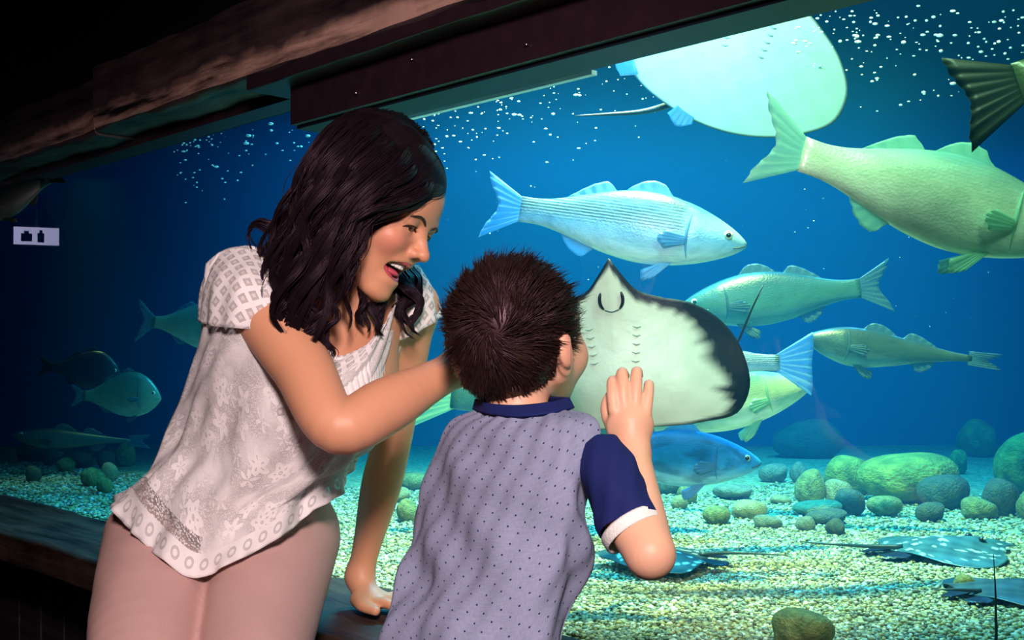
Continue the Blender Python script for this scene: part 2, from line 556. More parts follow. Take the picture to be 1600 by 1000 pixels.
def stone(i, x0, x1, y0, y1, mt, label, group=None, name='stone', sink=.12):
    cx = (x0 + x1) / 2
    Y = (H - BED) * F / (y1 - HOR)
    Y += (x1 - x0) / F * Y * .3
    wd = (x1 - x0) / F * Y / 2; ht = (y1 - y0) / F * Y / 2 * 1.08
    X = (cx - 800) / F * Y
    key = (i % 6, mt)
    if key not in SM:
        me = STONE_MESH[i % 6].copy(); me.materials.clear(); me.materials.append(MS[mt]); me.name = 'stone_' + mt; SM[key] = me
    o = link(name, SM[key])
    o.location = (X, Y, float(bed_z(X, Y)) + ht * (1 - sink))
    o.scale = (wd, wd * random.uniform(.75, .95), ht)
    o.rotation_euler = (random.uniform(-.1, .1), random.uniform(-.12, .12), 0)
    tag(o, label, 'stone' if name == 'stone' else 'rock', group)
    return o


GR_, GM_, GL_, GB_ = 'stones piled at the right of the tank', 'stones lying on the pale sand', 'stones heaped at the left of the tank', 'stones behind the boy'
STONES = [
 (1290, 1362, 710, 770, 'green', 'yellow-green algae rock at the left end of the biggest boulder', GR_),
 (1345, 1492, 702, 784, 'green', 'biggest boulder in the tank, long and covered in green algae', GR_),
 (1483, 1512, 702, 742, 'green', 'small yellow-green stone tucked behind the right end of the biggest boulder', GR_),
 (1494, 1562, 656, 712, 'green', 'dim green boulder farthest back in the right corner', GR_),
 (1553, 1640, 682, 772, 'green', 'large dark green boulder cut by the right edge', GR_),
 (1500, 1558, 772, 808, 'olive', 'bright olive stone in front of the dark boulders at the right', GR_),
 (1536, 1590, 745, 802, 'dark', 'round dark stone beside the bright olive stone', GR_),
 (1436, 1512, 735, 792, 'dark', 'dark rough stone under the right end of the biggest boulder', GR_),
 (1430, 1477, 780, 812, 'dark', 'small near-black stone left of the bright olive stone', GR_),
 (1588, 1622, 766, 808, 'olive', 'yellowish stone at the right edge below the dark green boulder', GR_),
 (1241, 1288, 733, 786, 'olive', 'upright egg-shaped olive stone left of the algae rocks', GM_),
 (1286, 1332, 742, 786, 'tan', 'brown stone leaning against the upright egg-shaped stone', GM_),
 (1304, 1350, 760, 802, 'dark', 'dark stone in the shade right of the brown leaning stone', GM_),
 (1241, 1313, 780, 806, 'tan', 'flat pinkish brown stone below the upright egg-shaped stone', GM_),
 (1258, 1325, 795, 820, 'dark', 'flat dark stone in front of the flat pinkish brown stone', GM_),
 (1289, 1323, 812, 838, 'dark', 'small dark stone nearest the spotted ray tail', GM_),
 (1243, 1273, 808, 831, 'grey', 'small bluish stone beside the spotted ray tail', GM_),
 (1176, 1222, 806, 828, 'grey', 'flat pale stone half sunk in the sand', GM_),
 (1144, 1197, 783, 814, 'tan', 'smooth tan oval pebble lying tilted on the sand', GM_),
 (1099, 1140, 792, 824, 'olive', 'dull olive pebble nearest the boy\'s elbow', GM_),
 (1113, 1177, 758, 782, 'grey', 'long grey-green flat stone under the blue fish', GM_),
 (1057, 1092, 760, 791, 'olive', 'tilted olive stone right of the boy\'s forearm', GM_),
 (1048, 1074, 779, 800, 'tan', 'small brown pebble touching the boy\'s forearm', GM_),
 (1024, 1063, 751, 777, 'dark', 'dark teal stone beside the boy\'s sleeve', GM_),
 (1204, 1236, 772, 786, 'tan', 'thin flat stone almost buried in bright sand', GM_),
 (1356, 1408, 769, 803, 'olive', 'flat olive stone in the shade below the biggest boulder', GM_),
 (1185, 1232, 724, 754, 'grey', 'dull grey stone behind the snout of the blue fish', GM_),
 (1233, 1264, 723, 754, 'grey', 'dull stone between the blue fish and the upright stone', GM_),
 (1206, 1314, 665, 722, 'dark', 'low dark blue hump of rock at the back of the tank', GM_),
 (1204, 1302, 952, 1016, 'olive', 'olive boulder nearest the glass at the bottom edge', GM_),
 (1491, 1522, 903, 930, 'olive', 'small olive stone under the edge of the dim ray', GM_),
 (624, 668, 738, 768, 'olive', 'olive stone highest of the three between the woman and the boy', GB_),
 (604, 642, 760, 788, 'tan', 'yellowish stone in the middle of the three between woman and boy', GB_),
 (618, 654, 783, 818, 'olive', 'dark olive stone touching the boy\'s shirt', GB_),
 (179, 212, 688, 727, 'olive', 'largest pale green stone at the right top of the left heap', GL_),
 (158, 184, 721, 755, 'tan', 'amber stone in the left heap nearest the lace blouse', GL_),
 (128, 164, 732, 763, 'olive', 'yellow-green stone low in the middle of the left heap', GL_),
 (152, 178, 700, 732, 'dark', 'dark stone wedged under the largest pale green stone', GL_),
 (113, 145, 703, 732, 'dark', 'dull round stone in the centre of the left heap', GL_),
 (88, 117, 715, 738, 'olive', 'small olive stone at the left foot of the left heap', GL_),
 (136, 156, 690, 710, 'olive', 'little green stone on top of the left heap', GL_),
 (40, 64, 727, 755, 'dark', 'dark stone standing alone left of the left heap', GL_),
 (152, 176, 746, 772, 'olive', 'lowest greenish stone of the left heap, on the gravel', GL_),
 (65, 94, 697, 726, 'dark', 'dark stone behind the small olive stone of the left heap', GL_),
 (26, 74, 690, 720, 'dark', 'dim blackish stone at the far left under the pale fish', GL_),
]
for i, a in enumerate(STONES):
    stone(i, *a)

# bubbles drifting below the surface
pts = []
def bub(n, pxr, pyf, Yr, s0, s1):
    for _ in range(n):
        px = random.uniform(*pxr); Y = random.uniform(*Yr)
        top = HOR - (HEAD_R + .04 - H) * F / Y
        py = pyf(px) + abs(random.gauss(0, 1)) * 55 - 10
        p = P(px, py, Y)
        if (p - GB).dot(GN) < .05 or p.z > WATER_Z - .02: continue
        pts.append((p, random.uniform(s0, s1) * random.choice((.6, .8, 1, 1, 1.5)), random.uniform(.9, 2.0)))
bub(230, (620, 1000), lambda x: 190 - (x - 620) * .27, (2.35, 2.9), .0011, .0024)
bub(420, (1240, 1600), lambda x: 10 + random.random() * 40, (1.75, 2.7), .0012, .0028)
bub(130, (1000, 1260), lambda x: 75 - (x - 1000) * .25, (2.4, 2.9), .0009, .002)
bub(230, (270, 510), lambda x: 210 - (x - 270) * .32, (2.9, 3.3), .0014, .0032)
bub(60, (620, 1560), lambda x: 250 + random.random() * 250, (2.2, 3.0), .0005, .001)
n = len(pts)
c = np.array([p[0][:] for p in pts]); s = np.array([p[1] for p in pts]); e = np.array([p[2] for p in pts])
V = c[:, None] + ICO[None] * np.stack([s * e, s, s * .85], -1)[:, None]
Fc = (ICF[None] + (np.arange(n) * 12)[:, None, None]).reshape(-1, 3)
mb = simple('bubble_white', (.9, .97, 1.0), .1, .8, Transmission_Weight=.0)
bo = mk('bubbles', V.reshape(-1, 3), Fc, mb)
tag(bo, 'tiny pale bubbles drifting under the water surface', 'bubbles', kind='stuff')

# ------------------------------------------------------------------ fish
def m_fish(name, back, flank, belly, stripe=.3, blotch=0.0, rough=.35, hi=0.0):
    t = NT(name); g = t.coord('Generated'); s = t.n('SeparateXYZ'); t.l(g, s.inputs[0])
    n = t.noise(t.mapping(g, scale=(7, 7, 4)), 1.0, 4)
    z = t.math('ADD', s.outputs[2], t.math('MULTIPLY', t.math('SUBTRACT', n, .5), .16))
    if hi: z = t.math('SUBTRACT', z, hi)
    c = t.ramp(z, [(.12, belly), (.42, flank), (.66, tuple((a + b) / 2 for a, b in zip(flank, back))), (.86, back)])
    wv = t.n('TexWave', wave_type='BANDS', bands_direction='Z'); t.l(t.mapping(g, scale=(1, 1, 1)), wv.inputs[0])
    wv.inputs['Scale'].default_value = 7.5; wv.inputs['Distortion'].default_value = 1.2; wv.inputs['Detail'].default_value = 2; wv.inputs['Detail Scale'].default_value = 3
    up = t.ramp(s.outputs[2], [(.4, (0, 0, 0)), (.55, (1, 1, 1))])
    body = t.ramp(s.outputs[0], [(.70, (1, 1, 1)), (.76, (0, 0, 0))])
    f = t.math('MULTIPLY', t.math('MULTIPLY', t.math('MULTIPLY', wv.outputs['Fac'], up), body), stripe)
    c = t.mix(f, c, tuple(q * .3 for q in back))
    if blotch:
        nb = t.ramp(t.noise(t.mapping(g, scale=(5, 5, 3)), 1.0, 3), [(.5, (0, 0, 0)), (.62, (1, 1, 1))])
        c = t.mix(t.math('MULTIPLY', nb, blotch), c, tuple(q * .4 for q in back))
    mo = t.ramp(t.noise(t.mapping(g, scale=(9, 9, 6)), 1.0, 5, .65), [(.42, (0, 0, 0)), (.70, (1, 1, 1))])
    c = t.mix(t.math('MULTIPLY', mo, .45), c, tuple((a + b) * .33 for a, b in zip(flank, back)))
    v = t.voro(t.mapping(g, scale=(95, 14, 38)), 1.0)
    t.set(Base_Color=c, Roughness=rough, Metallic=.15, Specular_IOR_Level=.6)
    t.bump(v, .12, .003)
    return t.m


def m_fin(name, c, tr=.35):
    t = NT(name); g = t.coord('Generated')
    n = t.noise(t.mapping(g, scale=(3, 3, 26)), 1.0, 3)
    t.set(Base_Color=t.mix(n, tuple(q * .6 for q in c), c), Roughness=.4)
    ts = t.n('BsdfTranslucent'); ts.inputs[0].default_value = (*c, 1)
    trn = t.n('BsdfTransparent')
    m1 = t.n('MixShader'); m1.inputs[0].default_value = .4; t.l(t.b.outputs[0], m1.inputs[1]); t.l(ts.outputs[0], m1.inputs[2])
    m2 = t.n('MixShader'); m2.inputs[0].default_value = tr; t.l(m1.outputs[0], m2.inputs[1]); t.l(trn.outputs[0], m2.inputs[2])
    t.l(m2.outputs[0], t.out.inputs[0])
    return t.m


M_eye = simple('fish_iris', (.55, .6, .45), .2, .8)
M_pupil = simple('fish_pupil', (.004, .006, .01), .08, .8)
M_mouthline = simple('fish_mouth', (.03, .05, .06), .6)

PROF = {
 # s: snout 0 -> tail root 1 ; (s, top, bottom, halfwidth) in body lengths
 'bass': [(0, .004, -.012, .006), (.03, .026, -.034, .024), (.08, .05, -.055, .040), (.15, .076, -.078, .054), (.24, .102, -.100, .064), (.36, .122, -.118, .068), (.48, .124, -.120, .064),
          (.60, .108, -.106, .054), (.72, .082, -.082, .040), (.83, .055, -.055, .026), (.92, .042, -.042, .016), (1.0, .044, -.044, .010)],
 'bream': [(0, .0, -.03, .008), (.03, .05, -.06, .028), (.08, .11, -.10, .048), (.16, .175, -.145, .068), (.28, .225, -.18, .080), (.42, .23, -.19, .080), (.56, .195, -.17, .068),
           (.70, .14, -.125, .048), (.82, .085, -.08, .028), (.92, .05, -.05, .016), (1.0, .05, -.05, .010)],
 'pollack': [(0, .01, -.01, .006), (.03, .03, -.04, .024), (.08, .05, -.07, .042), (.16, .075, -.10, .058), (.26, .09, -.125, .064), (.38, .09, -.125, .06), (.52, .075, -.10, .05),
             (.66, .055, -.07, .036), (.80, .035, -.042, .02), (.92, .02, -.022, .010), (1.0, .018, -.018, .007)],
}


def fin(base, edge, L, nu=14, th=.004, ripple=.006, seed=0):
    """thin solid fin between a base line and an outer edge (local x, y, z in body lengths)"""
    b = resample(base, nu); e = resample(edge, nu)
    r = np.random.default_rng(seed); nv = 7
    S = np.linspace(0, 1, nv)
    pts = b[:, None] * (1 - S)[None, :, None] + e[:, None] * S[None, :, None]
    rip = ripple * np.sin(np.arange(nu) * 2.2 + r.uniform(0, 6))[:, None] * S[None]
    d0 = (e - b).mean(0); d1 = b[-1] - b[0]
    nrm = np.cross(d0, d1); nrm /= (np.linalg.norm(nrm) + 1e-9)
    sag = .05 * np.linalg.norm(d0) * np.sin(np.linspace(0, math.pi, nu))[:, None] * S[None] ** 2
    mid = pts + nrm * (rip + sag)[..., None]
    half = th * (1 - .75 * S)[None, :, None]
    A, B = (mid + nrm * half).reshape(-1, 3), (mid - nrm * half).reshape(-1, 3)
    V = np.concatenate([A, B]) * L; N = nu * nv
    Fc = []
    for i in range(nu - 1):
        for j in range(nv - 1):
            a = i * nv + j; q = (a, a + 1, a + nv + 1, a + nv)
            Fc.append(q); Fc.append(tuple(N + k for k in reversed(q)))
    ring = [i * nv for i in range(nu)] + [(nu - 1) * nv + j for j in range(1, nv)] + [i * nv + nv - 1 for i in range(nu - 2, -1, -1)] + [j for j in range(nv - 2, 0, -1)]
    for k in range(len(ring)):
        a, b2 = ring[k], ring[(k + 1) % len(ring)]
        Fc.append((a, N + a, N + b2, b2))
    return V, Fc


def fish(name, label, cat, snout, tail, Y, kind, mb, mf, yaw=0.0, bend=0.0, group=None, roll=0.0, deep=1.0, tailspan=.15, dors=True, fork=.0):
    a, b = P(*tail, Y), P(*snout, Y)
    fw = (b - a); Lp = fw.length
    fw.normalize()
    fw = (fw * math.cos(yaw) + Vector((0, 1, 0)) * math.sin(yaw)).normalized()
    L = Lp / max(.3, math.cos(yaw)) / 1.17
    left = Vector((0, 0, 1)).cross(fw).normalized(); up = fw.cross(left)
    R = Matrix((fw, left, up)).transposed()
    rot = (R @ Matrix.Rotation(roll, 3, 'X')).to_euler()
    root = empty(name, (a + b) / 2, label, cat, group, rot)
    prof = np.array(PROF[kind]); s = np.linspace(0, 1, 40) ** 1.15
    top, bot, hw = (np.interp(s, prof[:, 0], prof[:, k]) for k in (1, 2, 3))
    def sm(v):
        for _ in range(2): v = np.r_[v[0], (v[:-2] + 2 * v[1:-1] + v[2:]) / 4, v[-1]]
        return v
    top, bot, hw = sm(top) * deep, sm(bot) * deep, sm(hw)
    hw = hw * (1 + .10 * ((s > .17) & (s < .255)) * np.clip((s - .17) / .085, 0, 1))
    x = .585 - s
    def by(xx): return bend * ((xx - .1) ** 2) * np.where(xx < .1, 1, .35)
    n = 24; an = np.arange(n) / n * 2 * math.pi
    zc = (top + bot) / 2; zh = (top - bot) / 2
    V = np.stack([np.repeat(x[:, None], n, 1), hw[:, None] * np.cos(an)[None] * np.abs(np.cos(an))[None] ** .05 + by(x)[:, None], zc[:, None] + zh[:, None] * np.sin(an)[None]], -1) * L
    Fc = [(i * n + k, (i + 1) * n + k, (i + 1) * n + (k + 1) % n, i * n + (k + 1) % n) for i in range(len(s) - 1) for k in range(n)]
    Fc += [tuple(reversed(range(n)))[::-1], tuple((len(s) - 1) * n + k for k in range(n))[::-1]]
    recalc(mk('body', V.reshape(-1, 3), Fc, mb, root, local=True))
    def T(q):
        q = np.asarray(q, float); q[:, 1] += by(q[:, 0]); return q
    def tz(sv): return np.interp(sv, s, top)
    def bz(sv): return np.interp(sv, s, bot)
    def mkfin(nm, base, edge, seed=0, **k):
        v, f = fin(T(base), T(edge), L, seed=seed, **k); recalc(mk(nm, v, f, mf, root, local=True))
    r0 = .415 - 1 + .585
    tx = -.395
    # forked tail
    mkfin('tail_fin', [(tx, 0, .043), (tx - .005, 0, 0), (tx, 0, -.043)], [(-.585, 0, tailspan), (-.57 - fork * .3, 0, tailspan * .7), (-.515 - fork, 0, .0), (-.57 - fork * .3, 0, -tailspan * .7), (-.585, 0, -tailspan)], 1, nu=22)
    if dors:
        mkfin('spiny_dorsal_fin', [(.585 - q, 0, tz(q) - .01) for q in (.33, .4, .47, .53)], [(.585 - q, 0, tz(q) + h) for q, h in ((.345, .0), (.39, .040), (.45, .046), (.50, .030), (.55, .0))], 2)
    mkfin('soft_dorsal_fin', [(.585 - q, 0, tz(q) - .01) for q in (.58, .65, .72, .77)], [(.585 - q, 0, tz(q) + h) for q, h in ((.59, .0), (.63, .042), (.68, .042), (.74, .024), (.80, .0))], 3)
    mkfin('anal_fin', [(.585 - q, 0, bz(q) + .01) for q in (.63, .68, .73, .77)], [(.585 - q, 0, bz(q) - h) for q, h in ((.65, .0), (.70, .055), (.74, .052), (.78, .028), (.80, .0))], 4)
    for sd in (-1, 1):
        mkfin('pelvic_fin', [(.585 - q, sd * .02, bz(q) + .012) for q in (.30, .32, .345)], [(.585 - q, sd * .035, bz(q) - h) for q, h in ((.37, .055), (.42, .07), (.43, .03))], 5 + sd)
        w_ = np.interp(.25, s, hw)
        mkfin('pectoral_fin', [(.33, sd * (w_ - .004), -.012), (.328, sd * w_, -.028), (.33, sd * (w_ - .004), -.045)], [(.24, sd * (w_ + .022), .0), (.20, sd * (w_ + .03), -.035), (.235, sd * (w_ + .022), -.075)], 8 + sd, th=.003)
        ez = np.interp(.075, s, top) * .36; ew = np.interp(.075, s, hw)
        er = .020 if kind != 'bream' else .026
        ec = np.array([.585 - .085, sd * (ew * .86), ez]); sv, sf = ico_sphere(2)
        ey = mk('eye', (sv * [er, er * .45, er] + ec) * L, sf, M_eye, root, local=True)
        mk('pupil', (sv * [er * .6, er * .3, er * .6] + ec + [0, sd * er * .28, 0]) * L, sf, M_pupil, ey, local=True)
        gs = np.linspace(-.8, .75, 12)
        gp = [(.585 - (.235 + .028 * (1 - g * g)), sd * np.interp(.25, s, hw) * math.sqrt(max(0, 1 - g * g)) * 1.0 + by(np.array(.34)), np.interp(.25, s, zc) + np.interp(.25, s, zh) * g) for g in gs]
        mk('gill_cover', *tube([Vector(q) * L for q in gp], [.006 * L * math.sin(k / 11 * math.pi) + .0004 for k in range(12)], 6), mf, root, local=True)
    mp = [(.585 - q, np.interp(q, s, hw) * .97 * sd2, zq) for sd2, rng_ in ((1, (.055, .03, .008)), (-1, (.008, .03, .055))) for q, zq in zip(rng_, [-.03 if q > .04 else -.022 if q > .02 else -.012 for q in rng_])]
    mk('mouth', *tube([Vector(q) * L for q in mp], [.0025 * L] * len(mp), 6), M_mouthline, root, local=True)
    return root


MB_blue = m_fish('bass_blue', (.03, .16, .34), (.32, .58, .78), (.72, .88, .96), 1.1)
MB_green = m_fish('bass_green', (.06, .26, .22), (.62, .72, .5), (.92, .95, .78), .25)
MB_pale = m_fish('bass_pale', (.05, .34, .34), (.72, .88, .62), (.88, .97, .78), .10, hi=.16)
MB_dim = m_fish('bass_dim', (.012, .05, .06), (.05, .16, .16), (.09, .22, .21), .2)  # dimness of the deeper water put into the skin colour
MB_poll = m_fish('pollack_skin', (.018, .04, .035), (.05, .10, .085), (.2, .3, .27), .1, .4)  # skin darkened in place of weaker lamp light on this fish
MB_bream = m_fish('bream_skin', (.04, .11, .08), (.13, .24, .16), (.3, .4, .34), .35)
MB_bright = m_fish('bass_bright', (.01, .22, .65), (.03, .42, .95), (.35, .75, 1.0), .1, .6, .5)  # blue tank light that misses this fish is put into its skin colour
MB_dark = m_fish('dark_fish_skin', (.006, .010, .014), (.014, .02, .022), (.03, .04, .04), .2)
MF_blue = m_fin('fin_blue', (.2, .55, .9), .25)
MF_green = m_fin('fin_green', (.4, .8, .6), .25)
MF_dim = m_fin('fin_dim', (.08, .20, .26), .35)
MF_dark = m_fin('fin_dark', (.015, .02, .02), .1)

fish('sea_bass', 'pale blue striped sea bass swimming right above the stingray', 'fish', (1162, 384), (752, 312), 2.25, 'bass', MB_blue, MF_blue, yaw=-.12, bend=.15, group='sea bass', deep=1.3)
fish('sea_bass', 'large pale green sea bass swimming out of the right edge', 'fish', (1700, 372), (1158, 228), 1.75, 'bass', MB_pale, MF_green, yaw=.12, bend=-.2, deep=1.3, group='sea bass')
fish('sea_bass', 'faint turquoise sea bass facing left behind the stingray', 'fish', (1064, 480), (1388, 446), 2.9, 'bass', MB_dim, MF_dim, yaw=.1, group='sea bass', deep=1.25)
fish('pollack', 'slender dim green fish facing left with a thin tail', 'fish', (1265, 527), (1550, 566), 2.75, 'pollack', MB_poll, MF_dim, yaw=.15, bend=.2, tailspan=.05, deep=1.15)
fish('sea_bream', 'bright blue fish low behind the boy\'s raised forearm', 'fish', (1188, 722), (860, 706), 2.28, 'bass', MB_bright, MF_blue, yaw=-.05, deep=1.3)
fish('sea_bass', 'green sea bass behind the stingray, only its snout past the wing', 'fish', (1272, 600), (930, 676), 2.5, 'bass', MB_green, MF_green, yaw=.1, group='sea bass', deep=1.2)
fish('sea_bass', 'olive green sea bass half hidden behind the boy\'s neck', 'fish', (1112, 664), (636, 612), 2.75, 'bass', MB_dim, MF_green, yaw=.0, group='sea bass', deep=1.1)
fish('sea_bream', 'round green bream facing right beside the lace blouse', 'fish', (254, 620), (108, 618), 3.55, 'bream', MB_bream, MF_dim, yaw=-.1, deep=1.35)
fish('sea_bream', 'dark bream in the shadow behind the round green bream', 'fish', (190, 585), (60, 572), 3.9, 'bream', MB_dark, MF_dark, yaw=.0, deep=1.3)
fish('sea_bream', 'bluish bream with raised tail disappearing behind the blouse', 'fish', (395, 520), (212, 500), 3.3, 'bream', MB_bream, MF_dim, yaw=-.05, deep=1.2, tailspan=.22)
fish('flat_pale_fish', 'long pale fish low over the stones at the far left', 'fish', (20, 680), (235, 690), 4.2, 'pollack', MB_dim, MF_dim, deep=.8, tailspan=.06)
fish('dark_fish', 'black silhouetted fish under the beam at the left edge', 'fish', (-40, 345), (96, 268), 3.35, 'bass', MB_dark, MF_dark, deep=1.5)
fish('blue_tailed_fish', 'fish hidden behind the stingray showing a wide blue tail fan', 'fish', (930, 560), (1260, 568), 2.3, 'bass', MB_blue, MF_blue, tailspan=.17, yaw=.2, dors=False, fork=.07)
fish('dark_fish', 'dark fish whose ragged tail hangs in at the upper right edge', 'fish', (2150, -60), (1482, 172), 1.62, 'bass', m_fish('murky_fish', (.02, .04, .012), (.04, .06, .015), (.05, .06, .02), .1), m_fin('fin_murky', (.018, .03, .008), .0), tailspan=.125, yaw=.1, fork=.04, deep=1.3, dors=False)


# ------------------------------------------------------------------ rays
def m_vc(name, rough=.45, spec=.5, bumpscale=None, sss=0):
    t = NT(name); a = t.n('VertexColor', layer_name='c'); t.set(Base_Color=a.outputs[0], Roughness=rough, Specular_IOR_Level=spec)
    if bumpscale: t.bump(t.noise(t.coord(), bumpscale, 5), .25, .004)
    if sss: t.set(Subsurface_Weight=sss, Subsurface_Radius=(.012, .004, .002), Subsurface_Scale=1.0)
    return t.m


M_ray = m_vc('ray_skin', .4, .5, 60)
M_raydark = simple('ray_dark', (.008, .012, .02), .35, .5, noise=(40, .3))


def ray(name, label, loc, R, size, outline, curl, topc, belly, spots=False, tail=None, pelvic=True, group='rays', seed=0, face=True, fan=None, margin=.035, lead=None, extra=None):
    """disc: x forward, y left, z up (back).  outline: closed list of (x, y) in unit size, snout first, going over +y"""
    root = empty(name, loc, label, 'ray', group, R.to_euler())
    r = np.random.default_rng(seed)
    nA, nR = 96, 26
    ol = resample(list(outline) + [outline[0]], nA + 1)[:-1]
    S = np.linspace(0, 1, nR) ** .8
    rr = S[:, None]
    Xp = ol[None, :, 0] * rr; Yp = ol[None, :, 1] * rr
    hgt = np.clip(1 - rr ** 2.2, 0, 1) * np.exp(-(Yp / .5) ** 2)
    cz = curl(Xp, Yp)
    Vt = np.stack([Xp, Yp, cz + .11 * hgt + .006], -1); Vb = np.stack([Xp, Yp, cz - .055 * hgt], -1)
    dist = 1 - rr + 0 * Xp
    aa = np.arange(nA)[None] / nA * 2 * math.pi
    noise = .5 + .08 * np.sin(aa * 5 + 1) + .12 * r.uniform(-1, 1, (1, nA))
    noise = noise * lead(ol[None, :, 0], ol[None, :, 1]) if lead else noise
    nse = np.sin(Xp * 23 + 1) * np.sin(Yp * 19 + 2) * .5 + .5
    ct = np.array(topc)[None, None] * (.65 + .7 * nse[..., None])
    if spots:
        for _ in range(90):
            q = r.uniform(-.8, .8, 2)
            d = np.hypot(Xp - q[0], Yp - q[1])
            ct = np.where((d < r.uniform(.018, .04))[..., None], np.array((.45, .6, .55)), ct)
    edge = np.clip((dist - margin * (.12 + 1.6 * noise)) / (margin * (.25 + .9 * noise)), 0, 1)[..., None]
    if face: edge = np.where((dist < .5)[..., None], edge, 1.0)
    cb = np.array(belly) * (.93 + .1 * nse[..., None]) * edge + np.array(topc) * .6 * (1 - edge)
    V = np.concatenate([Vt.reshape(-1, 3), Vb.reshape(-1, 3)]) * size
    C = np.concatenate([ct.reshape(-1, 3), cb.reshape(-1, 3)])
    N = nR * nA; Fc = []
    for i in range(nR - 1):
        for k in range(nA):
            q = (i * nA + k, (i + 1) * nA + k, (i + 1) * nA + (k + 1) % nA, i * nA + (k + 1) % nA)
            Fc.append(q); Fc.append(tuple(N + j for j in reversed(q)))
    for k in range(nA):
        a, b = (nR - 1) * nA + k, (nR - 1) * nA + (k + 1) % nA
        Fc.append((a, N + a, N + b, b))
    mk('disc', V, Fc, M_ray, root, col=C, local=True)
    sv, sf = ico_sphere(2)
    def zb(x, y): return float(curl(np.array(x), np.array(y))) - .055 * math.exp(-(y / .5) ** 2) * max(0, 1 - (abs(x) / .9) ** 2.2)
    def zt(x, y): return float(curl(np.array(x), np.array(y))) + .11 * math.exp(-(y / .5) ** 2) * max(0, 1 - (abs(x) / .9) ** 2.2) + .006
    for sd in (-1, 1):
        c = np.array([.40, sd * .13, zt(.40, .13) + .005])
        e = mk('eye', (sv * [.045, .032, .032] + c) * size, sf, M_raydark, root, local=True)
        mk('pupil', (sv * [.022, .014, .016] + c + [.012, sd * .024, .008]) * size, sf, M_eye, e, local=True)
        if face:
            xs = .50
            m = [(xs + .05, sd * .075, zb(xs + .05, .075) - .004), (xs, sd * .085, zb(xs, .085) - .006), (xs - .05, sd * .075, zb(xs - .05, .075) - .006), (xs - .075, sd * .055, zb(xs - .07, .055) - .004)]
            mk('nostril', *tube([Vector(q) * size for q in resample(m, 8)], [size * k for k in (.006, .012, .014, .014, .014, .013, .010, .005)], 6), M_raydark, root, local=True)
            for g in range(5):
                x0 = .28 - g * .062; y0 = sd * (.175 - .006 * g)
                m = [(x0 + .012, y0 - .03 * sd, zb(x0, y0) - .001), (x0, y0, zb(x0, y0) - .003), (x0 + .006, y0 + .03 * sd, zb(x0, y0) - .001)]
                mk('gill_slit', *tube([Vector(q) * size for q in m], [size * .002, size * .006, size * .002], 6), simple('gill_shadow', (.42, .5, .42), .7) if g == 0 and sd < 0 else bpy.data.materials['gill_shadow'], root, local=True)
        if pelvic:
            v, f = fin([(-.52, sd * .08, 0), (-.56, sd * .16, 0), (-.5, sd * .26, 0)], [(-.86, sd * .10, -.03), (-.85, sd * .26, -.04), (-.66, sd * .36, -.03)], size, th=.012, seed=3)
            recalc(mk('pelvic_fin', v, f, fan or M_raydark, root, local=True))
    if face:
        m = [(.42, -.05, zb(.42, .05) - .004), (.405, 0, zb(.405, 0) - .006), (.42, .05, zb(.42, .05) - .004)]
        mk('mouth', *tube([Vector(q) * size for q in resample(m, 7)], [size * .004] * 7, 6), M_mouthline, root, local=True)
    for k, (b_, e_) in enumerate(extra or ()):
        v, f = fin(b_, e_, size, th=.010, seed=4 + k); recalc(mk('pelvic_fin', v, f, fan or M_raydark, root, local=True))
    if tail:
        tp = resample(tail, 18)
        mk('tail', *tube([Vector(q) * size for q in tp], [size * k for k in np.linspace(.032, .005, 18)], 8), M_raytail, root, local=True)
    return root


M_raytail = simple('ray_tail', (.02, .045, .06), .4, .5, noise=(40, .3))
RAY1 = [(.92, 0), (.72, .12), (.56, .30), (.42, .55), (.22, .82), (-.02, .97), (-.22, .95), (-.42, .72), (-.55, .40), (-.60, .14),
        (-.60, -.14), (-.55, -.40), (-.42, -.72), (-.22, -.95), (-.02, -.97), (.22, -.82), (.42, -.55), (.56, -.30), (.72, -.12)]


def frame(fwd, backdir):
    """rotation whose x is fwd and z (the animal's back) is close to backdir"""
    f = Vector(fwd).normalized(); z = Vector(backdir); z = (z - f * z.dot(f)).normalized()
    y = z.cross(f)
    return Matrix((f, y, z)).transposed()


RAYC = [(.80, 0), (.70, .07), (.555, .19), (.49, .36), (.436, .57), (.27, .806), (.01, .948), (-.23, .97), (-.39, .88), (-.44, .62), (-.455, .19)]
RAYC = RAYC + [(x, -y) for x, y in RAYC[:0:-1]]
BELLY = (.80, .86, .70)
# middle stingray, belly towards the glass, right wing rolled back
c = P(962, 572, 1.98)
ray('stingray', 'stingray showing its pale belly and mouth against the glass in front of the boy', c, frame((-.07, -.08, 1), (.12, 1, .05)), .232, RAYC,
    lambda x, y: -.06 + .25 * np.clip(np.abs(y) - .5, 0, 1) ** 1.3 * 1.6 + .04 * np.sin(x * 5), (.010, .032, .055), BELLY,
    tail=[(-.4, 0, .02), (-.55, .1, .3), (-.2, .6, .5), (.12, .93, .3), (.28, 1.0, .25), (.52, 1.12, .2)], seed=1, margin=.075, pelvic=False,
    lead=lambda x, y: np.clip(.7 + 2.6 * y, .5, 2.7) * np.clip((x + .47) / .2, .0, 1) + .0)
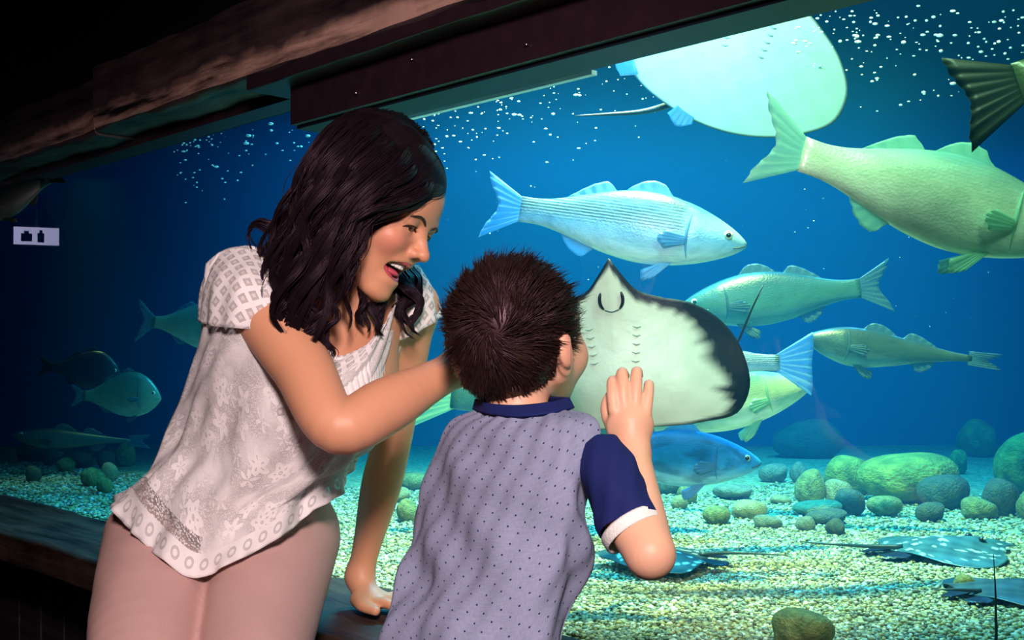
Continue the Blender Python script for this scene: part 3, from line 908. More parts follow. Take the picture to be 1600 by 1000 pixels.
# ray under the surface
c = P(1156, 88, 2.12)
ray('stingray', 'white-bellied ray gliding just under the header at the top', c, frame((.30, -.15, .95), (-.15, 1, -.25)), .228, RAY1,
    lambda x, y: .10 * np.abs(y) ** 2, (.05, .16, .22), (.76, .82, .74),
    tail=[(-.45, -.3, .1), (-.64, -.6, .14), (-.74, -.85, .12), (-.84, -1.12, .1)], seed=2, fan=MF_blue, margin=.012, pelvic=False,
    extra=[([(-.16, -.84, .03), (-.26, -.82, .03), (-.38, -.74, .03)], [(-.14, -.98, -.04), (-.28, -1.02, -.08), (-.44, -.88, -.04)]),
           ([(-.52, -.36, 0), (-.55, -.28, 0), (-.57, -.2, 0)], [(-.60, -.42, -.02), (-.68, -.32, -.03), (-.63, -.2, -.02)])])
# rays resting on the bed
def floor_ray(label, px, py, size, ang, tail, seed, topc, spots, tilt=0):
    Y = (H - BED) * F / (py - HOR); p = P(px, py, Y)
    return ray('spotted_ray', label, (p.x, p.y, BED + .012 + .05 * size), Matrix.Rotation(ang, 3, 'Z') @ Matrix.Rotation(tilt, 3, 'Y'), size, RAY1,
               lambda x, y: .02 * np.sin(y * 7 + x * 4) - .03 * np.abs(y), topc, BELLY, spots, tail, seed=seed, face=False)
floor_ray('spotted dark ray resting flat on the gravel at the right', 1474, 872, .195, math.radians(12), [(-.5, 0, .03), (-.9, .15, .03), (-1.2, .2, .05), (-1.5, .45, .05)], 5, (.035, .10, .115), True)
floor_ray('mottled ray with raised eye lying behind the boy\'s elbow', 1030, 884, .165, math.radians(172), [(-.5, 0, .03), (-.8, -.1, .04), (-1.2, -.12, .04), (-1.6, -.1, .03)], 6, (.025, .055, .055), True)
floor_ray('dim ray half out of frame below the spotted ray', 1585, 940, .150, math.radians(20), [(-.5, 0, .03), (-.8, .1, .05), (-1.0, .2, .04)], 8, (.03, .065, .07), False)
floor_ray('ray below the picture edge holding its dark tail straight up', 1500, 1075, .09, math.radians(200), [(-.45, 0, .06), (-.62, 0, .3), (-.66, .0, .9), (-.60, .02, 1.75)], 9, (.02, .03, .04), False)

# ------------------------------------------------------------------ smooth-union body modelling
class Body:
    def __init__(s): s.p = []

    def add(s, fn, lo, hi, k, op='u'):
        s.p.append((fn, np.array(lo), np.array(hi), k, op)); return s

    def ell(s, c, r, R=None, k=.02, op='u'):
        c = np.array(c, float); r = np.array(r, float); Rm = np.eye(3) if R is None else np.array(R, float)
        m = r.max()

        def fn(x, y, z):
            dx, dy, dz = x - c[0], y - c[1], z - c[2]
            q = [(dx * Rm[0, i] + dy * Rm[1, i] + dz * Rm[2, i]) for i in range(3)]
            k0 = np.sqrt(sum((q[i] / r[i]) ** 2 for i in range(3))); k1 = np.sqrt(sum((q[i] / r[i] ** 2) ** 2 for i in range(3))) + 1e-9
            return k0 * (k0 - 1) / k1
        return s.add(fn, c - m, c + m, k, op)

    def cone(s, a, b, ra, rb, k=.02, op='u'):
        a = np.array(a, float); b = np.array(b, float); ab = b - a; L2 = ab @ ab + 1e-12

        def fn(x, y, z):
            t = np.clip(((x - a[0]) * ab[0] + (y - a[1]) * ab[1] + (z - a[2]) * ab[2]) / L2, 0, 1)
            return np.sqrt((x - a[0] - t * ab[0]) ** 2 + (y - a[1] - t * ab[1]) ** 2 + (z - a[2] - t * ab[2]) ** 2) - (ra + (rb - ra) * t)
        r = max(ra, rb)
        return s.add(fn, np.minimum(a, b) - r, np.maximum(a, b) + r, k, op)

    def chain(s, pts, k=.02):
        """tapering limb along a smoothed joint line; k blends it with what is already there"""
        A = np.array([np.r_[np.asarray(a, float), r] for a, r in pts])
        n = max(2, 1 + 6 * (len(A) - 1))
        A = resample(A, n) if len(A) > 2 else A

        def fn(x, y, z):
            d = None
            for p, q in zip(A[:-1], A[1:]):
                ab = q[:3] - p[:3]; L2 = ab @ ab + 1e-12
                t = np.clip(((x - p[0]) * ab[0] + (y - p[1]) * ab[1] + (z - p[2]) * ab[2]) / L2, 0, 1)
                e = np.sqrt((x - p[0] - t * ab[0]) ** 2 + (y - p[1] - t * ab[1]) ** 2 + (z - p[2] - t * ab[2]) ** 2) - (p[3] + (q[3] - p[3]) * t)
                d = e if d is None else np.minimum(d, e)
            return d
        r = A[:, 3].max()
        return s.add(fn, A[:, :3].min(0) - r, A[:, :3].max(0) + r, k)

    def mesh(s, xs, ys, zs):
        f = np.full((len(xs), len(ys), len(zs)), .2, dtype=np.float32)
        for fn, lo, hi, k, op in s.p:
            m = k + .03
            i0, i1 = np.searchsorted(xs, [lo[0] - m, hi[0] + m]); j0, j1 = np.searchsorted(ys, [lo[1] - m, hi[1] + m]); k0, k1 = np.searchsorted(zs, [lo[2] - m, hi[2] + m])
            if i1 <= i0 or j1 <= j0 or k1 <= k0: continue
            x = xs[i0:i1, None, None].astype(np.float32); y = ys[None, j0:j1, None].astype(np.float32); z = zs[None, None, k0:k1].astype(np.float32)
            d = fn(x, y, z).astype(np.float32); a = f[i0:i1, j0:j1, k0:k1]
            if op == 'u':
                h = np.maximum(k - np.abs(a - d), 0) / k; f[i0:i1, j0:j1, k0:k1] = np.minimum(a, d) - h * h * k * .25
            elif op == 's':
                h = np.maximum(k - np.abs(a + d), 0) / k; f[i0:i1, j0:j1, k0:k1] = np.maximum(a, -d) + h * h * k * .25
        return surface_nets(f, xs, ys, zs)


def surface_nets(f, xs, ys, zs):
    s = f < 0
    c = np.zeros(tuple(n - 1 for n in f.shape), dtype=np.uint8)
    for i in (0, 1):
        for j in (0, 1):
            for k in (0, 1):
                c += s[i:f.shape[0] - 1 + i, j:f.shape[1] - 1 + j, k:f.shape[2] - 1 + k]
    cells = np.argwhere((c > 0) & (c < 8))
    idm = np.full(c.shape, -1, dtype=np.int32); idm[tuple(cells.T)] = np.arange(len(cells))
    ax = (xs, ys, zs)
    acc = np.zeros((len(cells), 3)); cnt = np.zeros(len(cells))
    cor = [(i, j, k) for i in (0, 1) for j in (0, 1) for k in (0, 1)]
    for a in cor:
        for d in range(3):
            if a[d]: continue
            b = list(a); b[d] = 1
            ia = cells + a; ib = cells + b
            fa = f[tuple(ia.T)]; fb = f[tuple(ib.T)]
            m = (fa < 0) != (fb < 0)
            t = np.where(m, fa / np.where(m, fa - fb, 1), 0)
            for e in range(3):
                pa = ax[e][ia[:, e]]; pb = ax[e][ib[:, e]]
                acc[:, e] += np.where(m, pa + (pb - pa) * t, 0)
            cnt += m
    V = acc / cnt[:, None]
    Fs = []
    for d in range(3):
        e1, e2 = [(1, 2), (2, 0), (0, 1)][d]
        sl0 = [slice(None)] * 3; sl1 = [slice(None)] * 3
        sl0[d] = slice(0, -1); sl1[d] = slice(1, None)
        a, b = s[tuple(sl0)], s[tuple(sl1)]
        ed = np.argwhere(a != b)
        ok = (ed[:, e1] > 0) & (ed[:, e2] > 0) & (ed[:, e1] < f.shape[e1] - 1) & (ed[:, e2] < f.shape[e2] - 1)
        ed = ed[ok]
        ins = a[tuple(ed.T)]
        def cell(o1, o2):
            q = ed.copy(); q[:, e1] += o1; q[:, e2] += o2; return idm[tuple(q.T)]
        q = np.stack([cell(-1, -1), cell(0, -1), cell(0, 0), cell(-1, 0)], -1)
        q[~ins] = q[~ins][:, ::-1]
        Fs.append(q)
    return V, np.concatenate(Fs)


def axis(lo, hi, step, fine=()):
    """rectilinear grid line positions, finer inside the given (lo, hi, step) ranges"""
    out = [lo]
    while out[-1] < hi:
        st = step
        for a, b, fs in fine:
            if a <= out[-1] < b: st = min(st, fs)
        out.append(out[-1] + st)
    return np.array(out)


def patch(rows, thick, nu=80, nv=60, fold=None, back_drop=0.0):
    """cloth tube: rows of front curves (px, py, Y); the back bulges away by thick (one value per row)"""
    R = []
    for r in rows:
        R.append(resample([P(*q)[:] for q in r], nu))
    R = np.array(R)                                     # rows, nu, 3
    S = np.linspace(0, 1, nu)
    B = []
    for r, th in zip(R, thick):
        b = r[0] * (1 - S)[:, None] + r[-1] * S[:, None]
        b[:, 1] += th * np.sin(math.pi * S) ** .7
        B.append(b[::-1][1:-1])
    loop = np.concatenate([R, np.array(B)], 1)
    n = loop.shape[1]
    G_ = np.stack([resample(loop[:, i], nv) for i in range(n)], 1)   # nv, n, 3
    if fold is not None:
        v = np.linspace(0, 1, nv)[:, None]; u = (np.arange(n) / (nu - 1))[None]
        d = fold(u, v)
        nx = np.gradient(G_, axis=1); ny = np.gradient(G_, axis=0); nn = np.cross(nx, ny); nn /= (np.linalg.norm(nn, axis=-1, keepdims=True) + 1e-9)
        sgn = -np.sign((nn[:, :nu, 1]).mean()); G_ = G_ + nn * sgn * d[..., None]
    uu = np.cumsum(np.r_[np.zeros((1, nv)), np.linalg.norm(np.diff(G_, axis=1), axis=-1).T], 0).T
    uu = uu - uu[:, nu // 2:nu // 2 + 1]
    vv = np.cumsum(np.r_[np.zeros((1, n)), np.linalg.norm(np.diff(G_, axis=0), axis=-1)], 0)
    idx = np.arange(nv * n).reshape(nv, n)
    nxt = np.roll(idx, -1, 1)
    Fc = np.stack([idx[:-1], nxt[:-1], nxt[1:], idx[1:]], -1).reshape(-1, 4)
    nrm_ = np.zeros((nv, n, 3)); nrm_[..., 0] = np.linspace(0, 1, nv)[:, None]; nrm_[..., 1] = np.arange(n)[None] / (nu - 1)
    return G_.reshape(-1, 3), Fc, np.stack([uu, vv], -1).reshape(-1, 2), nrm_.reshape(-1, 3)


def cloth(name, pv, mat, parent, th=.0016):
    V, Fc, uv, nv_ = pv
    o = mk(name, V, Fc, mat, parent, uv=uv, col=nv_)
    recalc(o)
    if th:
        m = o.modifiers.new('thickness', 'SOLIDIFY'); m.thickness = th; m.offset = 0
    return o


def strands(guides, n, seed, r0=.0011, jit=.006, wave=0.0, wl=.07, seg=22, spread=.5, tip=.15, sides=3, clumps=0, start=.3, push=()):
    """hair locks interpolated between neighbouring guides (world points), gathered into wavy clumps"""
    r = np.random.default_rng(seed)
    Gd = np.array([resample(np.array([q[:] for q in g]), seg) for g in guides])
    K = len(Gd)
    nc = clumps or n
    ca = np.linspace(0, K - 1, nc) if nc > 1 else np.zeros(1)
    ca = np.clip(ca + r.normal(size=nc) * .35 * (K - 1) / nc, 0, max(K - 1, 0))
    cp = r.uniform(0, 6.28, nc); cam_ = wave * r.uniform(.5, 1.4, nc); cw = wl * r.uniform(.8, 1.3, nc); cc = r.uniform(.74, 1.0, nc) if K > 1 else np.ones(nc)
    coff = r.normal(size=(nc, 3)) * jit
    which = r.integers(0, nc, n)
    a = np.clip(ca[which] + (r.normal(size=n) * .55 * (K - 1) / nc if clumps else 0), 0, K - 1)
    i = np.minimum(a.astype(int), max(K - 2, 0)); fr = (a - i)[:, None, None]
    c = Gd[i] * (1 - fr) + Gd[np.minimum(i + 1, K - 1)] * fr                    # n, seg, 3
    # shorten each clump differently
    s = np.linspace(0, 1, seg)
    cut = (cc[which] * r.uniform(.93, 1.0, n))[:, None] * s[None] * (seg - 1)
    i0 = np.clip(cut.astype(int), 0, seg - 2); f_ = (cut - i0)[..., None]
    row = np.arange(n)[:, None]
    c = c[row, i0] * (1 - f_) + c[row, i0 + 1] * f_
    L = np.linalg.norm(np.diff(c, axis=1), axis=-1).sum(1)[:, None]
    c = c + coff[which][:, None] * (.35 + spread * s)[None, :, None]
    own = r.normal(size=(n, 3)) * jit * (.55 if clumps else .0)
    c = c + own[:, None] * (1.0 - .6 * s)[None, :, None]
    if wave:
        env = np.clip((s - start) / .4, 0, 1)[None]
        ph_ = 2 * math.pi * s[None] * L / cw[which][:, None] + cp[which][:, None] + (r.normal(size=n) * .12)[:, None]
        am = cam_[which][:, None] * env
        c[..., 0] += am * np.sin(ph_); c[..., 1] += am * .7 * np.cos(ph_)
    for pc_, pr_, pR_ in push:
        q = (c - pc_) @ pR_; m_ = np.linalg.norm(q / pr_, axis=-1, keepdims=True)
        tgt = 1.03 + .025 * r.random((n, 1, 1))
        c = pc_ + (q * np.where(m_ < tgt, tgt / np.maximum(m_, .2), 1)) @ pR_.T
    t = np.gradient(c, axis=1); t /= np.linalg.norm(t, axis=-1, keepdims=True) + 1e-9
    nx = np.cross(t, np.array([.2, 1., .1])); nx /= np.linalg.norm(nx, axis=-1, keepdims=True) + 1e-9; ny = np.cross(t, nx)
    rad = r0 * r.uniform(.6, 1.4, n)[:, None] * np.clip(np.minimum(1, (1 - s) * 3 + tip), 0, 1)[None]
    ring = np.arange(sides); an = 2 * math.pi * ring / sides
    V = c[:, :, None] + (nx[:, :, None] * np.cos(an)[:, None] * 1.3 + ny[:, :, None] * np.sin(an)[:, None]) * rad[:, :, None, None]
    ii = (np.arange(n)[:, None, None] * seg + np.arange(seg - 1)[None, :, None]) * sides
    Fc = np.stack([ii + ring, ii + (ring + 1) % sides, ii + sides + (ring + 1) % sides, ii + sides + ring], -1).reshape(-1, 4)
    return V.reshape(-1, 3), Fc


M_skin = m_vc('skin', .48, .4, None, .12)
M_eyewhite = simple('eye_white', (.8, .78, .76), .15, .6)
M_iris = simple('eye_brown', (.03, .015, .01), .1, .8)
M_teeth = simple('teeth', (.85, .82, .76), .2, .6)
M_lip = simple('lips', (.50, .075, .11), .3, .5)
M_tongue = simple('tongue', (.55, .08, .12), .3, .5)


def m_hair(name, c, sheen):
    t = NT(name); n = t.noise(t.mapping(t.coord(), scale=(1, 1, 1)), 60, 3)
    t.set(Base_Color=t.mix(n, c, tuple(q * 2.6 + .004 for q in c)), Roughness=.40, Specular_IOR_Level=sheen)
    t.set(Specular_Tint=(.95, .6, .85))
    return t.m

# ------------------------------------------------------------------ woman
woman = empty('person', (-0.42, 1.62, 0.0), 'woman in a white lace blouse and pale pink trousers leaning over the boy', 'person')

th = math.radians(72); ti = math.radians(28)
Rz = np.array([[math.cos(th), -math.sin(th), 0], [math.sin(th), math.cos(th), 0], [0, 0, 1]])
f0 = Rz @ np.array([0, -1, 0.]); l0 = Rz @ np.array([1., 0, 0])
Ry = np.array([[math.cos(ti), 0, math.sin(ti)], [0, 1, 0], [-math.sin(ti), 0, math.cos(ti)]])
HFw = Ry @ f0; HLw = Ry @ l0; HUw = Ry @ np.array([0, 0, 1.])
HC = np.array(P(665, 362, 1.665)[:]) - .095 * HFw
HR = np.stack([HFw, HLw, HUw], 1)                     # columns: forward, left, up


def hw(f, l, u): return HC + HR @ np.array([f, l, u])


def pw(*a): return np.array(P(*a)[:])


B = Body()
# head
B.ell(hw(-.012, 0, .03), (.093, .074, .088), HR, .02)
B.ell(hw(.038, 0, -.035), (.056, .058, .075), HR, .03)
B.ell(hw(.062, 0, .03), (.032, .056, .048), HR, .025)
for sd in (-1, 1):
    B.cone(hw(.004, sd * .056, -.045), hw(.064, sd * .016, -.104), .019, .014, .022)
    B.ell(hw(.066, sd * .041, -.031), (.024, .022, .020), HR, .02)          # smiling cheek
    B.ell(hw(.078, sd * .030, .012), (.013, .024, .010), HR, .014)          # brow
    B.ell(hw(.096, sd * .031, -.006), (.014, .016, .0105), HR, .012, 's')    # eye socket
    B.ell(hw(.0765, sd * .031, .0002), (.0150, .0165, .0098), HR, .006)       # upper lid
    B.ell(hw(.0745, sd * .031, -.0135), (.0135, .0165, .0068), HR, .006)     # lower lid
B.ell(hw(.074, 0, -.108), (.016, .020, .014), HR, .016)                      # chin
B.cone(hw(.086, 0, -.001), hw(.1075, 0, -.030), .0078, .0088, .010)
B.ell(hw(.1105, 0, -.034), (.0085, .0095, .0078), HR, .006)
for sd in (-1, 1):
    B.ell(hw(.0985, sd * .0115, -.037), (.0095, .0062, .0068), HR, .006)
    B.ell(hw(.106, sd * .0062, -.0430), (.005, .0032, .003), HR, .003, 's')
B.ell(hw(.085, 0, -.055), (.013, .025, .012), HR, .012)                      # upper lip mound
B.ell(hw(.074, 0, -.087), (.018, .024, .012), HR, .012)                      # lower lip mound
B.ell(hw(.091, 0, -.0685), (.036, .0300, .0145), HR, .005, 's')              # open mouth
# neck, trunk, limbs
nb = pw(528, 497, 1.735)
B.cone(hw(-.02, 0, -.05), nb, .049, .052, .03)
rs, re, rw = pw(392, 462, 1.675), pw(540, 668, 1.505), pw(716, 574, 1.63)
ls, le, lw = pw(640, 480, 1.835), pw(612, 690, 1.93), pw(562, 900, 1.955)
B.cone(nb, rs, .046, .040, .05); B.cone(nb, ls, .046, .038, .05)
ch, wa, pe = pw(490, 590, 1.775), pw(415, 700, 1.80), pw(345, 815, 1.84)
RT = np.array(Matrix.Rotation(math.radians(22), 3, 'Y'))
B.ell(ch, (.125, .088, .14), RT, .05)
B.cone(ch, wa, .10, .10, .05); B.cone(wa, pe, .10, .11, .05)
for c in (pw(440, 612, 1.69), pw(545, 612, 1.735)): B.ell(c, (.056, .05, .056), None, .03)
B.chain([(rs, .048), (rs * .45 + re * .55, .042), (re + (rw - re) * .0, .036), (re * .7 + rw * .3, .0385), (re * .25 + rw * .75, .028), (rw, .0245)], .03)
B.chain([(ls, .044), (ls * .4 + le * .6, .037), (le, .033), (le * .7 + lw * .3, .034), (le * .2 + lw * .8, .0235), (lw, .0215)], .03)
# right hand round the boy's neck
hd = (rw - re) / np.linalg.norm(rw - re)
pc = rw + np.array([.045, .03, .0])
B.cone(rw, pc, .022, .026, .02); B.ell(pc, (.035, .02, .032), None, .015)
for k, dz in enumerate((.03, .011, -.008, -.026)):
    a = pc + np.array([.022, .008, dz * .8]); L_ = (.9, 1, .95, .75)[k]
    b = a + np.array([.03, .012, dz * .25]) * L_; c = b + np.array([.026, -.006, 0]) * L_; e = c + np.array([.016, -.014, -.002]) * L_
    B.chain([(a, .0095), (b, .009), (c, .0082), (e, .0072)], .006)
B.chain([(pc + [-.01, -.012, .022], .011), (pc + [.012, -.022, .045], .010), (pc + [.034, -.022, .055], .008)], .008)
# left hand flat on the sill
zf = SILL + .017
pl = np.array([P(572, 930, 1.93)[0], 1.93, zf + .012])
B.cone(lw, pl, .021, .021, .02); B.ell(pl + [.012, -.012, -.004], (.034, .036, .016), None, .015)
fd = np.array([.80, -.45, 0]); fd /= np.linalg.norm(fd); sdv = np.array([.45, .80, 0]); sdv /= np.linalg.norm(sdv)
for k, (o_, L_) in enumerate(((-.028, .9), (-.009, 1.0), (.010, .96), (.028, .76))):
    a = pl + fd * .034 + sdv * o_ + [0, 0, -.004]
    b = a + fd * .034 * L_ + sdv * o_ * .12 + [0, 0, .004]; c = b + fd * .026 * L_ + [0, 0, -.007]; e = c + fd * .02 * L_ + [0, 0, -.005]
    B.chain([(a, .0098), (b, .0088), (c, .008), (e, .007)], .005)
B.chain([(pl - sdv * .022 + [0, 0, -.002], .012), (pl - sdv * .045 + fd * .026 + [0, 0, -.006], .0098), (pl - sdv * .05 + fd * .056 + [0, 0, -.010], .008)], .008)

hx = np.array([hw(a, b, c) for a in (-.1, .125) for b in (-.08, .08) for c in (-.13, .12)])
lo, hi = hx.min(0) - .005, hx.max(0) + .005
xs = axis(-.66, .08, .0048, [(lo[0] + .05, hi[0], .002)])
ys = axis(1.42, 2.06, .0048, [(lo[1], hi[1] - .02, .002)])
zs = axis(.54, 1.37, .0048, [(lo[2], hi[2], .002), (.55, .63, .003)])
V, Fc = B.mesh(xs, ys, zs)


def soft(d, r, k=.5): return np.clip((r - d) / (r * k), 0, 1)


Lc = (V - HC) @ HR
col = np.tile(np.array((.66, .31, .18)), (len(V), 1))
for sd in (-1, 1):
    d = np.linalg.norm((Lc - [.075, sd * .044, -.036]) / [1, 1, .9], axis=1)
    w_ = soft(d, .034, .9)[:, None] * .55; col = col * (1 - w_) + np.array((.72, .19, .17)) * w_
d = np.linalg.norm(Lc - [.112, 0, -.036], axis=1); w_ = soft(d, .02, .9)[:, None] * .25; col = col * (1 - w_) + np.array((.70, .22, .18)) * w_
d = np.linalg.norm((Lc - [.085, 0, -.0685]) / [.032, .0280, .0138], axis=1)
w_ = np.clip((1.12 - d) / .15, 0, 1)[:, None]; col = col * (1 - w_) + np.array((.16, .015, .022)) * w_
for sd in (-1, 1):   # eyeshadow on the lids
    d = np.linalg.norm((Lc - [.088, sd * .032, .004]) / [.014, .017, .009], axis=1)
    w_ = soft(d, 1.0, .8)[:, None] * .4; col = col * (1 - w_) + np.array((.24, .12, .10)) * w_
skin_w = mk('body', V, Fc, M_skin, woman, col=col)

# face details
def surf(l, u, d=.0006):
    m = (np.abs(Lc[:, 1] - l) < .004) & (np.abs(Lc[:, 2] - u) < .004) & (Lc[:, 0] > .02)
    return hw((Lc[m, 0].mean() if m.any() else .08) + d, l, u)


sv, sf = ico_sphere(3)
for sd in (-1, 1):
    c = hw(.0765, sd * .031, -.0065)
    e = mk('eyeball', sv * .0118 + c, sf, M_eyewhite, woman)
    d = HR @ np.array([.84, -.12, -.2]); d /= np.linalg.norm(d)
    iv = (sv * [.0032, .0056, .0056]); fr3 = np.stack([d, np.cross([0, 0, 1.], d) / np.linalg.norm(np.cross([0, 0, 1.], d)), np.cross(d, np.cross([0, 0, 1.], d))], 1)
    mk('iris', iv @ fr3.T + c + d * .0098, sf, M_iris, e)
    br = resample([surf(sd * l_, u_) for l_, u_ in ((.0115, .0060), (.019, .0100), (.028, .0125), (.037, .0125), (.045, .0095), (.052, .0040))], 14)
    mk('eyebrow', *tube(br, np.array([.0012, .0019, .0023, .0024, .0024, .0023, .0022, .002, .0019, .0017, .0015, .0012, .0009, .0005]) * .95, 6), simple('brow', (.018, .009, .008), .6) if sd < 0 else bpy.data.materials['brow'], woman)
    la = resample([surf(sd * l_, u_, .0010) for l_, u_ in ((.0165, -.0085), (.022, -.0050), (.029, -.0030), (.036, -.0036), (.043, -.0066), (.048, -.0105))], 12)
    parts = [tube(la, [.0006] + [.0014] * 9 + [.0011, .0004], 6)]
    for k in (range(3, 12) if sd < 0 else ()):
        p0 = la[k]; p1 = p0 + HR @ np.array([.005, sd * .002 * k / 6, .002]); parts.append(tube([p0, (p0 + p1) / 2 - HUw * .001, p1], [.0006, .0004, .0001], 4))
    mk('eyelashes', *join(parts), bpy.data.materials['brow'], woman)
lipU = [hw(.0655, -.0325, -.0560), hw(.084, -.0195, -.0565), hw(.0955, -.006, -.0545), hw(.0945, 0, -.056), hw(.0955, .006, -.0545), hw(.084, .0195, -.0565), hw(.0655, .0325, -.0560)]
lipL = [hw(.0655, -.0325, -.0560), hw(.0765, -.0215, -.0745), hw(.0850, -.009, -.0835), hw(.0860, 0, -.0842), hw(.0850, .009, -.0835), hw(.0765, .0215, -.0745), hw(.0655, .0325, -.0560)]
mk('upper_lip', *tube(resample(lipU, 22), .0032 * np.sin(np.linspace(.12, math.pi - .12, 22)) ** .6, 8), M_lip, woman)
mk('lower_lip', *tube(resample(lipL, 22), .0040 * np.sin(np.linspace(.12, math.pi - .12, 22)) ** .7, 8), M_lip, woman)
tt_ = resample([hw(.066, -.024, -.0605), hw(.081, -.0145, -.0605), hw(.088, 0, -.0600), hw(.081, .0145, -.0605), hw(.066, .024, -.0605)], 21)
tv, tf = [], []
parts = []
for k in range(10):
    c0_, c1_ = tt_[2 * k], tt_[2 * k + 2]; mdl = (c0_ + c1_) / 2; ax_ = (c1_ - c0_) / 2 * .94; fo = np.cross(ax_, HUw); fo = fo / np.linalg.norm(fo)
    parts.append(boxuv(mdl - HUw * .0008, ax_, fo * .0022, HUw * .0050))
tee = mk('teeth', *join(parts), M_teeth, woman, smooth=False); tee.modifiers.new('round', 'BEVEL').width = .0012
mk('tongue', (sv * [.018, .015, .006]) @ HR.T + hw(.070, 0, -.0745), sf, M_tongue, woman)

# hair
M_whair = m_hair('dark_hair', (.004, .0018, .003), .30)
HB = Body()
HB.ell(hw(-.024, 0, .034), (.095, .084, .092), HR, .03)
HB.ell(hw(.004, -.002, .052), (.080, .077, .064), HR, .03)
HB.cone(pw(510, 320, 1.69), pw(478, 410, 1.67), .056, .050, .04); HB.cone(pw(478, 410, 1.67), pw(470, 455, 1.64), .046, .022, .03)
HB.cone(pw(535, 340, 1.66), pw(515, 425, 1.635), .040, .022, .03)
HB.cone(pw(600, 430, 1.785), pw(620, 465, 1.775), .02, .012, .02)
HB.ell(hw(.098, -.006, -.035), (.062, .085, .080), HR, .008, 's')
hV, hF = HB.mesh(axis(-.45, -.02, .004), axis(1.5, 1.9, .004), axis(1.0, 1.42, .004))
hair = mk('hair', hV, hF, M_whair, woman)
GA = [
 [(684, 276, 1.74), (679, 288, 1.690), (666, 304, 1.640), (642, 316, 1.605), (602, 327, 1.585), (574, 331, 1.578), (556, 350, 1.575), (547, 392, 1.58), (540, 432, 1.592), (546, 462, 1.60), (542, 490, 1.61)],
 [(683, 258, 1.75), (678, 270, 1.690), (658, 299, 1.615), (616, 320, 1.588), (580, 328, 1.572), (558, 352, 1.568), (545, 400, 1.575), (536, 450, 1.585), (530, 500, 1.595), (515, 545, 1.60)],
 [(672, 222, 1.75), (660, 240, 1.675), (632, 274, 1.600), (585, 310, 1.570), (553, 345, 1.560), (535, 400, 1.565), (520, 450, 1.572), (504, 510, 1.575), (492, 552, 1.58)],
 [(655, 200, 1.75), (638, 214, 1.68), (602, 245, 1.590), (555, 295, 1.560), (525, 350, 1.555), (505, 410, 1.560), (490, 460, 1.562), (476, 520, 1.570), (478, 556, 1.57)],
 [(632, 184, 1.75), (612, 194, 1.68), (570, 225, 1.595), (525, 280, 1.568), (498, 340, 1.565), (480, 400, 1.570), (462, 450, 1.572), (450, 505, 1.575), (470, 556, 1.575)],
 [(606, 176, 1.75), (584, 184, 1.69), (540, 210, 1.615), (500, 262, 1.592), (475, 320, 1.59), (455, 380, 1.59), (436, 430, 1.59), (432, 475, 1.6), (452, 515, 1.595)],
 [(580, 174, 1.76), (556, 182, 1.71), (520, 207, 1.655), (485, 252, 1.635), (463, 310, 1.63), (441, 360, 1.63), (418, 405, 1.63), (412, 446, 1.62), (436, 472, 1.61)],
 [(555, 178, 1.78), (536, 188, 1.74), (506, 217, 1.700), (476, 272, 1.69), (456, 330, 1.68), (434, 372, 1.68), (412, 400, 1.67), (405, 425, 1.66), (418, 445, 1.65)]]
GA = [[P(*q) for q in g] for g in GA]
PUSH = [(hw(-.024, 0, .034), np.array((.095, .084, .092)), HR), (hw(.004, -.002, .052), np.array((.080, .077, .064)), HR), (hw(.060, 0, .034), np.array((.034, .060, .048)), HR)]
hs = [strands(GA, 5200, 5, .0007, .0035, .0095, .14, 40, 1.5, clumps=56, push=PUSH), strands(GA, 110, 15, .0005, .006, .010, .13, 40, 1.6, push=PUSH)]
GB1 = [[(506, 217, 1.70), (470, 285, 1.69), (450, 335, 1.69), (420, 362, 1.68), (395, 352, 1.68), (386, 365, 1.68), (396, 382, 1.675), (412, 384, 1.67)],
       [(510, 210, 1.71), (472, 280, 1.70), (452, 325, 1.70), (425, 345, 1.69), (402, 340, 1.69), (390, 352, 1.69), (388, 372, 1.69), (400, 392, 1.68)]]
hs.append(strands([[P(*q) for q in g] for g in GB1], 110, 6, .0007, .003, .002, .06, 30, .6, clumps=7))
for sdn, g in enumerate([
    [[(585, 455, 1.700), (572, 480, 1.672), (585, 505, 1.67), (578, 530, 1.68)], [(598, 455, 1.715), (600, 482, 1.685), (596, 505, 1.685), (608, 520, 1.69)]],
    [[(612, 440, 1.745), (634, 452, 1.735), (652, 470, 1.735), (644, 494, 1.735), (622, 500, 1.73)], [(620, 430, 1.775), (645, 448, 1.755), (660, 475, 1.745), (648, 502, 1.74), (655, 530, 1.735)]],
    [[(640, 420, 1.80), (654, 442, 1.775), (648, 470, 1.755), (624, 492, 1.74), (640, 520, 1.735), (664, 540, 1.735)], [(630, 425, 1.79), (640, 446, 1.76), (630, 470, 1.745), (616, 490, 1.735), (622, 512, 1.73)]],
    [[(560, 450, 1.66), (566, 470, 1.65), (560, 495, 1.65), (572, 520, 1.65)], [(568, 455, 1.67), (578, 475, 1.66), (572, 500, 1.66), (580, 515, 1.66)]]]):
    hs.append(strands([[P(*q) for q in h] for h in g], (160, 330, 280, 60)[sdn], 20 + sdn, .0007, .0035, .003, .05, 24, .8, clumps=(5, 7, 6, 4)[sdn], start=.1))
